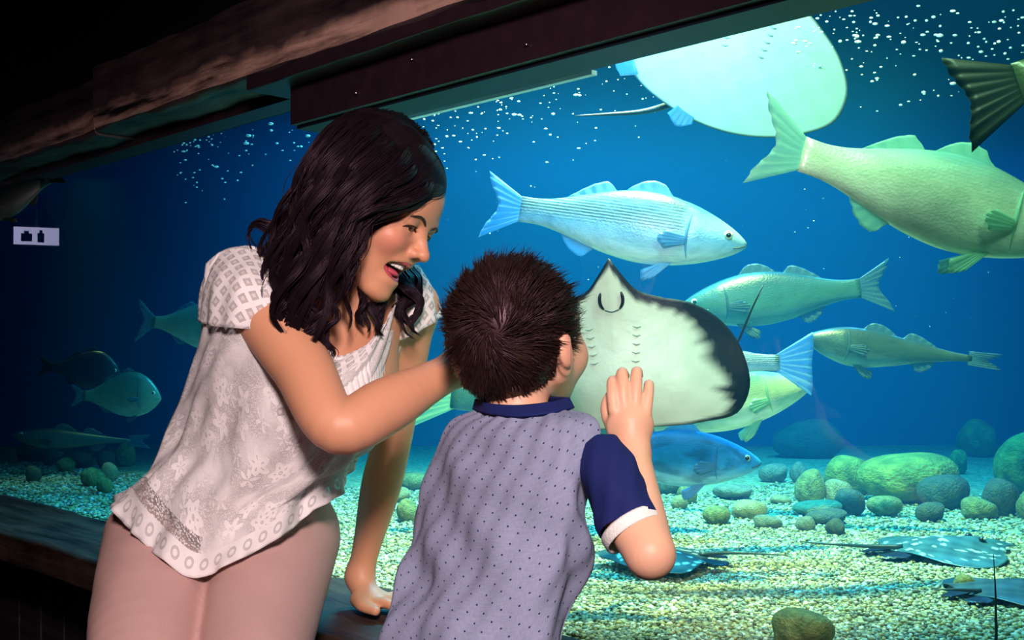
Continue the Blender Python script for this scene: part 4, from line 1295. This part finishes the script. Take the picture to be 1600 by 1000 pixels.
# ringlet ends over the shoulder
for k in range(16):
    x0 = random.uniform(425, 520); y0 = random.uniform(440, 475)
    g = [P(x0 + 12 * math.sin(i * 1.35 + k) + (i * 3.2 if x0 < 470 else -i * 1.5), y0 + i * 13, 1.578 + .004 * math.cos(i * 1.35 + k)) for i in range(8)]
    hs.append(strands([g], 45, 60 + k, .0007, .0028, 0, .05, 24, .5))
sV = np.concatenate([h[0] for h in hs]); off = np.cumsum([0] + [len(h[0]) for h in hs[:-1]])
sF = np.concatenate([h[1] + o_ for h, o_ in zip(hs, off)])
hl = mk('hair_locks', sV, sF, M_whair, hair); tag(hl, 'loose wavy near-black locks', kind='stuff')


# lace
def m_lace(name, split):
    t = NT(name); uv = t.n('UVMap', uv_map='UVMap').outputs[0]
    wob = t.n('VectorMath', operation='ADD'); t.l(uv, wob.inputs[0])
    nz = t.n('VectorMath', operation='SCALE'); t.l(t.noise(uv, 40, 2, out='Color'), nz.inputs[0]); nz.inputs['Scale'].default_value = .004; t.l(nz.outputs[0], wob.inputs[1])
    # squares on point
    r = t.mapping(uv, scale=(52, 52, 52), rot=(0, 0, math.radians(40)))
    fx = t.n('VectorMath', operation='FRACTION'); t.l(r, fx.inputs[0]); s = t.n('SeparateXYZ'); t.l(fx.outputs[0], s.inputs[0])
    ax = t.math('ABSOLUTE', t.math('SUBTRACT', s.outputs[0], .5)); ay = t.math('ABSOLUTE', t.math('SUBTRACT', s.outputs[1], .5))
    m = t.math('MAXIMUM', ax, ay)
    ringd = t.math('MULTIPLY', t.math('LESS_THAN', m, .31), t.math('GREATER_THAN', m, .13))
    inner = t.math('LESS_THAN', m, .14)
    holeD = t.math('MAXIMUM', t.math('MULTIPLY', ringd, .62), t.math('MULTIPLY', inner, .30))
    # flowers: five-petalled cords on a fine net ground
    v = t.n('TexVoronoi', feature='F1'); t.l(wob.outputs[0], v.inputs['Vector']); v.inputs['Scale'].default_value = 26; v.inputs['Randomness'].default_value = .75
    d = v.outputs['Distance']
    rel = t.n('VectorMath', operation='SUBTRACT'); t.l(wob.outputs[0], rel.inputs[0]); t.l(v.outputs['Position'], rel.inputs[1])
    rs_ = t.n('SeparateXYZ'); t.l(rel.outputs[0], rs_.inputs[0])
    th_ = t.math('ARCTAN2', rs_.outputs[1], rs_.outputs[0])
    cs = t.n('SeparateColor'); t.l(v.outputs['Color'], cs.inputs[0])
    co5 = t.math('COSINE', t.math('ADD', t.math('MULTIPLY', th_, 5), t.math('MULTIPLY', cs.outputs[0], 6)))
    pet = t.math('ADD', .40, t.math('MULTIPLY', co5, .11))
    dif = t.math('SUBTRACT', d, pet)
    cord = t.math('LESS_THAN', t.math('ABSOLUTE', dif), .035)
    outside = t.math('GREATER_THAN', dif, .035)
    core = t.math('MULTIPLY', t.math('LESS_THAN', d, .10), t.math('GREATER_THAN', d, .045))
    slit = t.math('MULTIPLY', t.math('LESS_THAN', t.math('ABSOLUTE', t.math('SUBTRACT', d, .25)), .055), t.math('GREATER_THAN', co5, .80))
    mesh = t.math('GREATER_THAN', t.voro(uv, 420), .38)
    sel = t.ramp(t.noise(uv, 16, 2), [(.40, (.15,) * 3), (.55, (1, 1, 1))])
    ground = t.math('MULTIPLY', t.math('MULTIPLY', outside, sel), t.math('ADD', t.math('MULTIPLY', mesh, .42), .06))
    holeF = t.math('MAXIMUM', ground, t.math('MULTIPLY', t.math('MAXIMUM', slit, core), .42))
    rings = t.math('ADD', t.math('MULTIPLY', cord, 1.0), t.math('MULTIPLY', t.math('SUBTRACT', 1, outside), .6))
    # border along the hem: net band and a row of eyelets
    vn = t.n('VertexColor', layer_name='c'); vs_ = t.n('SeparateColor'); t.l(vn.outputs[0], vs_.inputs[0])
    band = t.math('MULTIPLY', t.math('MULTIPLY', t.math('GREATER_THAN', vs_.outputs[0], .86), t.math('LESS_THAN', vs_.outputs[0], .915)), t.math('LESS_THAN', vs_.outputs[1], .42))
    eu = t.math('SUBTRACT', t.math('FRACT', t.math('MULTIPLY', vs_.outputs[1], 26)), .5); ev = t.math('MULTIPLY', t.math('SUBTRACT', vs_.outputs[0], .955), 14)
    ed_ = t.math('SQRT', t.math('ADD', t.math('MULTIPLY', eu, eu), t.math('MULTIPLY', ev, ev)))
    eye_ = t.math('MULTIPLY', t.math('LESS_THAN', ed_, .30), t.math('GREATER_THAN', ed_, .16))
    rim = t.math('GREATER_THAN', vs_.outputs[0], .915)
    low = t.math('MAXIMUM', t.math('MULTIPLY', band, t.math('MULTIPLY', mesh, .85)), t.math('MULTIPLY', t.math('MULTIPLY', eye_, rim), .45))
    inb = t.math('MAXIMUM', band, rim)
    holeF = t.math('ADD', t.math('MULTIPLY', holeF, t.math('SUBTRACT', 1, inb)), low)
    su = t.n('SeparateXYZ'); t.l(uv, su.inputs[0])
    if split is None:
        hole = holeD
    else:
        edge = t.math('ADD', su.outputs[1], t.math('MULTIPLY', t.math('SUBTRACT', t.noise(uv, 12, 1), .5), .10))
        # a narrow panel of squares also runs down the front
        pan = t.math('MULTIPLY', t.math('LESS_THAN', t.math('ABSOLUTE', t.math('SUBTRACT', su.outputs[0], .012)), .028), t.math('LESS_THAN', edge, split + .10))
        f = t.math('MAXIMUM', t.math('LESS_THAN', edge, split), pan)
        x = t.n('Mix', data_type='FLOAT'); t.l(f, x.inputs[0]); t.l(holeF, x.inputs[2]); t.l(holeD, x.inputs[3]); hole = x.outputs[0]
    t.set(Base_Color=(.80, .76, .76), Roughness=.75, Specular_IOR_Level=.15)
    h = t.math('SUBTRACT', t.math('ADD', t.math('MULTIPLY', rings, .5 if split is not None else 0), t.math('MULTIPLY', t.noise(uv, 600, 2), .3)), hole)
    t.bump(h, .55, .0025)
    tr = t.n('BsdfTransparent'); mx = t.n('MixShader'); t.l(hole, mx.inputs[0]); t.l(t.b.outputs[0], mx.inputs[1]); t.l(tr.outputs[0], mx.inputs[2]); t.l(mx.outputs[0], t.out.inputs[0])
    return t.m


M_lace = m_lace('white_lace', .03); M_laceS = m_lace('white_lace_squares', None)
BR = [
 [(322, 412, 1.700), (355, 389, 1.690), (397, 386, 1.690), (440, 440, 1.670), (490, 522, 1.655), (526, 562, 1.650), (560, 548, 1.665), (604, 502, 1.71), (628, 442, 1.79), (652, 422, 1.845), (664, 440, 1.86)],
 [(316, 500, 1.70), (348, 505, 1.64), (400, 515, 1.615), (460, 552, 1.61), (520, 592, 1.625), (566, 590, 1.655), (602, 570, 1.73), (622, 545, 1.82)],
 [(292, 600, 1.76), (340, 602, 1.66), (400, 612, 1.620), (470, 642, 1.61), (540, 662, 1.65), (590, 652, 1.72), (608, 622, 1.8)],
 [(255, 690, 1.80), (318, 712, 1.675), (400, 742, 1.63), (470, 742, 1.63), (540, 722, 1.68), (576, 697, 1.76), (588, 680, 1.82)],
 [(212, 745, 1.775), (250, 790, 1.665), (310, 822, 1.635), (380, 806, 1.63), (450, 782, 1.65), (520, 742, 1.70), (566, 704, 1.79)],
 [(173, 782, 1.765), (205, 832, 1.665), (250, 872, 1.62), (300, 903, 1.615), (345, 888, 1.61), (420, 850, 1.63), (482, 808, 1.66), (527, 768, 1.71), (562, 710, 1.79)]]


def bf(u, v):
    return v ** 1.2 * (.007 * np.sin(u * 26 + v * 5) + .005 * np.sin(u * 43 - v * 9 + 1)) + .004 * np.sin(u * 15 + v * 13) * v + .002 * np.sin(u * 60 + v * 20) + .0025 * np.clip((v - .965) / .035, 0, 1) * np.sin(u * 130)


cloth('blouse', patch(BR, [.16, .2, .2, .2, .2, .2], 130, 90, bf), M_lace, woman)
SR = [[(332, 404, 1.715), (345, 393, 1.695), (368, 386, 1.685), (400, 392, 1.675), (428, 428, 1.655)],
      [(314, 452, 1.712), (340, 446, 1.63), (385, 450, 1.60), (425, 470, 1.605), (455, 496, 1.63)],
      [(308, 502, 1.705), (345, 511, 1.615), (385, 514, 1.592), (430, 519, 1.60), (462, 530, 1.625)]]
cloth('sleeve', patch(SR, [.05, .10, .11], 60, 24, lambda u, v: .0025 * np.sin(u * 30 + v * 4) * v), M_laceS, woman)
SL = [[(628, 446, 1.795), (640, 420, 1.800), (652, 414, 1.83), (660, 424, 1.87)],
      [(618, 492, 1.785), (642, 468, 1.765), (664, 452, 1.785), (678, 456, 1.87)],
      [(604, 536, 1.795), (640, 526, 1.765), (672, 508, 1.785), (694, 490, 1.86)]]
cloth('sleeve', patch(SL, [.06, .09, .10], 50, 20, lambda u, v: .002 * np.sin(u * 24) * v), M_laceS, woman)
# gathered plain yoke inside the neckline
YK = [[(505, 520, 1.672), (526, 556, 1.662), (562, 545, 1.672), (600, 506, 1.715)], [(515, 560, 1.655), (530, 588, 1.640), (566, 584, 1.655), (600, 560, 1.715)], [(520, 600, 1.645), (540, 625, 1.635), (572, 618, 1.655), (598, 600, 1.72)]]
cloth('yoke', patch(YK, [.03, .03, .03], 60, 16, lambda u, v: .0018 * np.sin(u * 95)), simple('white_cotton', (.82, .78, .78), .8, .1), woman)

# trousers
t = NT('pink_trousers'); n = t.noise(t.coord(), 500, 2)
t.set(Base_Color=t.mix(n, (.52, .31, .28), (.60, .38, .35)), Roughness=.8, Specular_IOR_Level=.15); t.bump(n, .15, .001)
T = Body()
T.ell(pw(352, 830, 1.87) + [0, 0, -.02], (.160, .115, .125), None, .05)
for sd, (hp, md, kn) in enumerate(((pw(258, 850, 1.825), pw(232, 985, 1.60), pw(212, 1105, 1.42)), (pw(436, 840, 1.82), pw(402, 985, 1.61), pw(385, 1105, 1.42)))):
    an = np.array([kn[0], kn[1] + .02, .10])
    T.chain([(hp, .096), (md, .081), (kn, .062)], .012); T.chain([(kn, .062), (kn * .5 + an * .5 + [0, .015, 0], .056), (an, .05)], .02)
V, Fc = T.mesh(axis(-.75, -.15, .006), axis(1.3, 2.02, .006), axis(.04, .9, .006))
d = .0022 * np.sin(V[:, 0] * 50 + V[:, 2] * 70) * np.sin(V[:, 2] * 30 + V[:, 1] * 26) + .0016 * np.sin(V[:, 2] * 150 - V[:, 0] * 60) * np.exp(-((V[:, 2] - .74) / .05) ** 2)
V[:, 1] += d
mk('trousers', V, Fc, t.m, woman)
M_shoe = simple('dark_shoe', (.02, .018, .02), .5, .4, noise=(30, .3))
for kn in (pw(212, 1105, 1.42), pw(385, 1105, 1.42)):
    S = Body(); S.ell((kn[0], kn[1] + .01, .05), (.04, .05, .045), None, .02); S.ell((kn[0], kn[1] - .08, .035), (.045, .10, .034), None, .03)
    v, f = S.mesh(axis(kn[0] - .07, kn[0] + .07, .006), axis(kn[1] - .2, kn[1] + .09, .006), axis(-.012, .13, .006))
    mk('shoe', v, f, M_shoe, woman)

# ------------------------------------------------------------------ boy
boy = empty('person', (0.0, 1.42, 0.0), 'boy in a grey-blue dotted polo shirt with navy sleeves facing the glass', 'person')
al = math.radians(36)
bu = np.array([-.10, -.16, 1.0]); bu /= np.linalg.norm(bu)
bf0 = np.array([math.sin(al), math.cos(al), 0]); BFw = bf0 - bu * (bf0 @ bu); BFw /= np.linalg.norm(BFw); BLw = np.cross(bu, BFw)
BR3 = np.stack([BFw, BLw, bu], 1)
BC = pw(812, 530, 1.52)


def bw(f, l, u): return BC + BR3 @ np.array([f, l, u])


B = Body()
B.ell(bw(-.012, 0, .018), (.091, .074, .080), BR3, .02)
B.ell(bw(.036, 0, -.030), (.052, .055, .066), BR3, .03)
B.ell(bw(.058, 0, .022), (.030, .052, .044), BR3, .02)
for sd in (-1, 1):
    B.cone(bw(.004, sd * .053, -.042), bw(.060, sd * .015, -.088), .018, .013, .022)
    B.ell(bw(.056, sd * .040, -.034), (.028, .022, .026), BR3, .02)
    B.ell(bw(.086, sd * .028, -.002), (.012, .015, .010), BR3, .012, 's')
    # ear: rim, lobe and hollow
    B.ell(bw(-.004, sd * .071, -.018), (.017, .007, .029), BR3, .006)
    B.ell(bw(-.012, sd * .080, -.012), (.014, .007, .022), BR3, .008)
    B.ell(bw(.000, sd * .083, -.016), (.009, .007, .016), BR3, .004, 's')
B.ell(bw(.068, 0, -.092), (.014, .018, .013), BR3, .014)
B.cone(bw(.082, 0, -.004), bw(.100, 0, -.030), .007, .009, .010); B.ell(bw(.094, 0, -.035), (.010, .014, .008), BR3, .008)
B.ell(bw(.080, 0, -.060), (.012, .020, .010), BR3, .010)
bnb = pw(812, 690, 1.49)
B.cone(bw(-.018, 0, -.035), bnb, .040, .040, .02)
brs, bre, brw = pw(918, 712, 1.385), pw(1016, 866, 1.285), pw(988, 706, 1.415)
bls, ble, blw = pw(742, 712, 1.56), pw(735, 830, 1.66), pw(770, 790, 1.76)
B.cone(bnb, brs, .026, .020, .02); B.cone(bnb, bls, .026, .022, .02)
B.ell(pw(800, 800, 1.48), (.085, .055, .12), None, .02); B.ell(pw(765, 960, 1.46), (.07, .05, .12), None, .02)
B.chain([(brs, .022), (brs * .5 + bre * .5, .0265), (bre * .85 + brs * .15, .0285), (bre, .0270)], .012)
B.chain([(bre, .0270), (bre * .72 + brw * .28, .0262), (bre * .4 + brw * .6, .0235), (brw, .0205)], .008)
B.chain([(bls, .026), (ble, .026), (blw, .02)], .02); B.ell(blw + [.02, .02, 0], (.03, .02, .025), None, .01)
# raised right hand, back of the hand to the viewer
Yh = 1.425
pcn = pw(986, 664, Yh)
B.cone(brw, pcn, .0205, .0225, .012)
B.ell(pw(985, 664, Yh), (.0285, .0135, .027), None, .010)
FN = [((960, 641), (957, 612), (957, 596), (961, 598), .0074), ((976, 637), (973, 602), (972, 583), (976, 587), .0077), ((993, 637), (994, 602), (995, 581), (997, 587), .0076), ((1009, 644), (1013, 616), (1014, 601), (1013, 606), .0068)]
for (a, b, c, e, r) in FN:
    B.chain([(pw(*a, Yh - .002), r * 1.1), (pw(*b, Yh + .006), r), (pw(*c, Yh + .022), r * .95), (pw(*e, Yh + .040), r * .85)], .0035)
B.chain([(pw(962, 672, Yh + .006), .0105), (pw(950, 650, Yh + .018), .0085), (pw(949, 630, Yh + .032), .0078), (pw(955, 618, Yh + .042), .0074)], .008)
hx = np.array([bw(a, b, c) for a in (-.1, .11) for b in (-.09, .09) for c in (-.11, .1)]); lo, hi = hx.min(0), hx.max(0)
h0, h1 = pw(940, 700, 1.41), pw(1025, 575, 1.48)
xs = axis(-.22, .24, .0045, [(.04, h1[0] + .006, .0022)]); ys = axis(1.22, 1.80, .0045, [(1.40, 1.49, .0022)]); zs = axis(.60, 1.16, .0045, [(.88, 1.0, .0022)])
V, Fc = B.mesh(xs, ys, zs)
Lc = (V - BC) @ BR3
col = np.tile(np.array((.76, .42, .28)), (len(V), 1))
for sd in (-1, 1):
    d = np.linalg.norm(Lc - [-.004, sd * .078, -.016], axis=1); w_ = soft(d, .03, .8)[:, None] * .45; col = col * (1 - w_) + np.array((.75, .28, .22)) * w_
    d = np.linalg.norm(Lc - [.064, sd * .046, -.034], axis=1); w_ = soft(d, .03, .9)[:, None] * .35; col = col * (1 - w_) + np.array((.80, .30, .26)) * w_
for (a, b, c, e, r) in FN:
    d = np.linalg.norm(V - pw(*b, Yh + .008), axis=1); w_ = soft(d, .010, .9)[:, None] * .3; col = col * (1 - w_) + np.array((.74, .32, .26)) * w_
mk('body', V, Fc, M_skin, boy, col=col)
sv, sf = ico_sphere(2)
M_nail = simple('nail', (.75, .48, .42), .25, .5)
for sd in (-1, 1):
    e = mk('eyeball', sv * .0105 + bw(.073, sd * .028, -.002), sf, M_eyewhite, boy)
    mk('iris', (sv * [.003, .005, .005]) @ BR3.T + bw(.0825, sd * .028, -.002), sf, M_iris, e)
    br = resample([bw(.090, sd * .012, .012), bw(.089, sd * .026, .017), bw(.074, sd * .042, .012)], 8)
    mk('eyebrow', *tube(br, [.001, .002, .0022, .0022, .002, .0018, .0014, .0006], 6), bpy.data.materials['brow'], boy)
lp = resample([bw(.078, -.018, -.060), bw(.092, 0, -.058), bw(.078, .018, -.060)], 10)
mk('lips', *tube(lp, .004 * np.sin(np.linspace(.2, math.pi - .2, 10)), 6), M_lip, boy)

# short hair, growing round a whorl at the back of the crown
M_bhair = m_hair('brown_hair', (.012, .0052, .0042), .3)
capC = bw(-.017, 0, .022); capR = np.array((.093, .0785, .084))
HB = Body(); HB.ell(capC, capR, BR3, .02); HB.ell(bw(-.045, 0, -.022), (.050, .058, .050), BR3, .03)
HB.ell(bw(.085, 0, -.050), (.078, .10, .088), BR3, .006, 's'); HB.ell(bw(.03, 0, -.115), (.10, .11, .055), BR3, .012, 's')
for sd in (-1, 1): HB.ell(bw(.004, sd * .085, -.024), (.026, .026, .034), BR3, .004, 's')
hV, hF = HB.mesh(axis(-.12, .15, .004), axis(1.38, 1.66, .004), axis(.88, 1.14, .004))
bh = mk('hair', hV, hF, M_bhair, boy)
r = np.random.default_rng(12)
# roots: the outer surface of the cap mesh
fc_ = hV[hF].mean(1); nf = np.cross(hV[hF[:, 1]] - hV[hF[:, 0]], hV[hF[:, 2]] - hV[hF[:, 0]]); nf /= np.linalg.norm(nf, axis=1, keepdims=True) + 1e-12
if ((fc_ - capC) * nf).sum(1).mean() < 0: nf = -nf
lcf = (fc_ - BC) @ BR3
outer = ((fc_ - capC) * nf).sum(1) > .03
sel = r.choice(np.where(outer)[0], 13000)
p0 = fc_[sel]; nn = nf[sel]
# whorl: point of the cap facing the viewer at about (777, 522)
cand = fc_ - 0; pxx = 800 + cand[:, 0] / cand[:, 1] * F; pyy = HOR - (cand[:, 2] - H) / cand[:, 1] * F
dd = np.hypot(pxx - 777, pyy - 520) + np.where(nf[:, 1] < 0, 0, 1e4)
wh = fc_[np.argmin(dd)]
away = p0 - wh; away -= nn * (away * nn).sum(1, keepdims=True); da = np.linalg.norm(p0 - wh, axis=1, keepdims=True); away /= np.linalg.norm(away, axis=1, keepdims=True) + 1e-9
sw = np.cross(nn, away)
dirn = away * .9 + sw * np.clip(1.2 - da / .06, .0, 1.2) + np.array([.15, 0, -.05]); dirn /= np.linalg.norm(dirn, axis=1, keepdims=True)
up_ = ((p0 - BC) @ BR3)[:, 2:3]
ln = .010 + .017 * np.clip((up_ + .05) / .09, 0, 1)
lift = .06 + .22 * np.clip((up_ - .02) / .06, 0, 1)
n = len(p0); sg = 6; s_ = np.linspace(0, 1, sg)[None, :, None]
jit = r.normal(size=(n, 1, 3)) * .10
cl = r.normal(size=(400, 3)) * .22
cell = (np.floor(p0 / .011).astype(int) @ np.array([73, 179, 283])) % 400
drv = dirn[:, None] + jit + cl[cell][:, None]
c = p0[:, None] + (drv * s_ + nn[:, None] * (lift[:, None] * s_ * (1.5 - .7 * s_))) * (ln * r.uniform(.75, 1.25, (n, 1)))[:, None]
t_ = np.gradient(c, axis=1); t_ /= np.linalg.norm(t_, axis=-1, keepdims=True) + 1e-9
nx = np.cross(t_, nn[:, None]); nx /= np.linalg.norm(nx, axis=-1, keepdims=True) + 1e-9; ny = np.cross(t_, nx)
rad = (.0007 * np.clip(1.05 - s_, .08, 1)); an = np.arange(3) / 3 * 2 * math.pi
V = c[:, :, None] + (nx[:, :, None] * np.cos(an)[:, None] * 1.4 + ny[:, :, None] * np.sin(an)[:, None]) * rad[..., None]
ii = (np.arange(n)[:, None, None] * sg + np.arange(sg - 1)[None, :, None]) * 3; rg = np.arange(3)
Fc = np.stack([ii + rg, ii + (rg + 1) % 3, ii + 3 + (rg + 1) % 3, ii + 3 + rg], -1).reshape(-1, 4)
o = mk('hair_strands', V.reshape(-1, 3), Fc, M_bhair, bh); tag(o, 'short tufted dark brown hair', kind='stuff')

# polo shirt
t = NT('dotted_chambray'); uv = t.n('UVMap', uv_map='UVMap').outputs[0]
def dots(sc, off):
    m = t.mapping(uv, scale=(1 / .022, 1 / .022, 1), loc=(off, off, 0), rot=(0, 0, .12))
    fx = t.n('VectorMath', operation='FRACTION'); t.l(m, fx.inputs[0]); s = t.n('SeparateXYZ'); t.l(fx.outputs[0], s.inputs[0])
    a = t.math('SUBTRACT', s.outputs[0], .5); b = t.math('SUBTRACT', s.outputs[1], .5)
    return t.math('LESS_THAN', t.math('SQRT', t.math('ADD', t.math('MULTIPLY', a, a), t.math('MULTIPLY', b, b))), .056)
dt = t.math('MAXIMUM', dots(1, 0), dots(1, .5))
fib = t.noise(t.mapping(uv, scale=(60, 900, 1)), 1.0, 3); fib2 = t.noise(t.mapping(uv, scale=(900, 120, 1)), 1.0, 2)
base = t.mix(t.math('MULTIPLY', t.math('ADD', fib, fib2), .5), (.11, .13, .25), (.39, .42, .56))
t.set(Base_Color=t.mix(dt, base, (.02, .025, .10)), Roughness=.85, Specular_IOR_Level=.1); t.bump(fib, .15, .001)
M_cham = t.m
t = NT('navy_cotton'); n_ = t.noise(t.coord(), 700, 2)
t.set(Base_Color=t.mix(n_, (.008, .014, .085), (.014, .022, .13)), Roughness=.8, Specular_IOR_Level=.15); t.bump(n_, .2, .001); M_navy = t.m
M_cuff = simple('white_cuff', (.80, .78, .76), .8, .1, noise=(300, .06))
PR = [[(746, 640, 1.515), (772, 648, 1.46), (815, 650, 1.425), (858, 645, 1.415), (890, 638, 1.45)],
      [(702, 662, 1.535), (745, 666, 1.465), (815, 672, 1.405), (885, 664, 1.375), (936, 668, 1.385)],
      [(676, 715, 1.54), (730, 725, 1.44), (815, 730, 1.375), (890, 733, 1.345), (934, 735, 1.380)],
      [(655, 790, 1.53), (720, 800, 1.42), (800, 800, 1.355), (880, 800, 1.335), (914, 800, 1.385)],
      [(636, 865, 1.50), (710, 870, 1.40), (790, 870, 1.34), (880, 865, 1.330), (926, 855, 1.385)],
      [(612, 945, 1.46), (690, 950, 1.37), (770, 950, 1.32), (850, 950, 1.32), (897, 950, 1.375)],
      [(590, 1010, 1.43), (670, 1020, 1.345), (760, 1025, 1.30), (840, 1020, 1.305), (880, 1010, 1.36)],
      [(578, 1090, 1.40), (660, 1100, 1.335), (750, 1105, 1.295), (830, 1100, 1.305), (872, 1090, 1.35)]]


def pf(u, v):
    a = .0045 * np.sin(u * 17 - v * 16 + .6 * np.sin(v * 9)) * np.clip(v * 1.6, .2, 1)
    b = .0065 * np.sin(u * 9 + v * 24 + np.sin(u * 12)) * np.exp(-((u - .18) / .22) ** 2) * np.clip((v - .25) * 3, 0, 1)
    c = .0050 * np.sin((u - v * .5) * 40) * np.exp(-((u - .92) / .10) ** 2) * np.exp(-((v - .52) / .16) ** 2)
    d = .004 * np.sin(u * 7 - v * 31) * np.exp(-((u - .45) / .3) ** 2) * np.exp(-((v - .22) / .12) ** 2)
    return a + b + c + d + .0012 * np.sin(u * 50 + v * 22)


cloth('polo_shirt', patch(PR, [.08, .12, .14, .15, .15, .15, .15, .15], 110, 90, pf), M_cham, boy)
# sleeve
ax_ = [pw(932, 690, 1.392), pw(944, 716, 1.372), pw(957, 752, 1.350), pw(971, 788, 1.334), pw(984, 822, 1.318)]
sp_ = resample(ax_, 26); rd = np.interp(np.linspace(0, 1, 26), [0, .12, .35, .7, 1], [.012, .027, .0335, .0345, .0355])
v, f = tube(sp_, rd, 40, False); v = np.array([q[:] for q in v])
u_ = np.tile(np.arange(40) / 40 * 6.283, 26); w_ = np.repeat(np.linspace(0, 1, 26), 40)
v += (v - np.repeat(sp_, 40, 0)) * (.06 * np.sin(u_ * 3 + w_ * 9) * w_ + .03 * np.sin(u_ * 7 - w_ * 14))[:, None]
o = mk('sleeve', v, f, M_navy, boy); recalc(o); m = o.modifiers.new('thickness', 'SOLIDIFY'); m.thickness = .0018
d_ = pw(1002, 850, 1.306) - pw(984, 822, 1.318); d_ /= np.linalg.norm(d_)
e0 = pw(984, 822, 1.318)
v, f = tube([e0 - d_ * .003, e0 + d_ * .000, e0 + d_ * .011, e0 + d_ * .0125], [.0362, .0372, .0372, .0362], 40, False)
o = mk('cuff', v, f, M_cuff, boy); recalc(o); m = o.modifiers.new('thickness', 'SOLIDIFY'); m.thickness = .003
lf = [(pw(738, 705, 1.565), .03), (pw(738, 750, 1.60), .042), (pw(736, 800, 1.635), .042)]
sp_ = resample([q for q, _ in lf], 10); v, f = tube(sp_, np.interp(np.linspace(0, 1, 10), [0, .5, 1], [.03, .036, .037]), 24, False)
o = mk('sleeve', v, f, M_navy, boy); m = o.modifiers.new('thickness', 'SOLIDIFY'); m.thickness = .0018
# collar
CR = [[(744, 624, 1.515), (772, 632, 1.462), (815, 634, 1.432), (856, 630, 1.425), (888, 622, 1.455)],
      [(740, 640, 1.52), (770, 648, 1.452), (815, 651, 1.417), (860, 646, 1.408), (896, 638, 1.45)]]
cloth('collar', patch(CR, [.075, .085], 60, 10), M_navy, boy, .004)
# trousers and shoes
M_jean = simple('dark_jeans', (.03, .035, .06), .8, .1, noise=(200, .3))
T = Body(); pe = pw(725, 1120, 1.40)
T.ell(pe, (.115, .085, .10), None, .04)
for sd in (-1, 1):
    hp = pe + [sd * .055, 0, -.03]; kn = np.array([pe[0] + sd * .06, pe[1] - .02, .30]); an_ = np.array([pe[0] + sd * .065, pe[1] - .04, .09])
    T.chain([(hp, .066), (kn, .052), (an_, .045)], .03)
V, Fc = T.mesh(axis(-.25, .15, .007), axis(1.2, 1.56, .007), axis(.04, .68, .007)); mk('trousers', V, Fc, M_jean, boy)
for sd in (-1, 1):
    S = Body(); c = np.array([pe[0] + sd * .065, pe[1] - .03, .04]); S.ell(c + [0, -.01, .008], (.036, .045, .042), None, .02); S.ell(c + [.02, .06, -.008], (.038, .07, .030), None, .03)
    v, f = S.mesh(axis(c[0] - .07, c[0] + .09, .006), axis(c[1] - .1, c[1] + .16, .006), axis(-.012, .12, .006)); mk('shoe', v, f, M_shoe, boy)
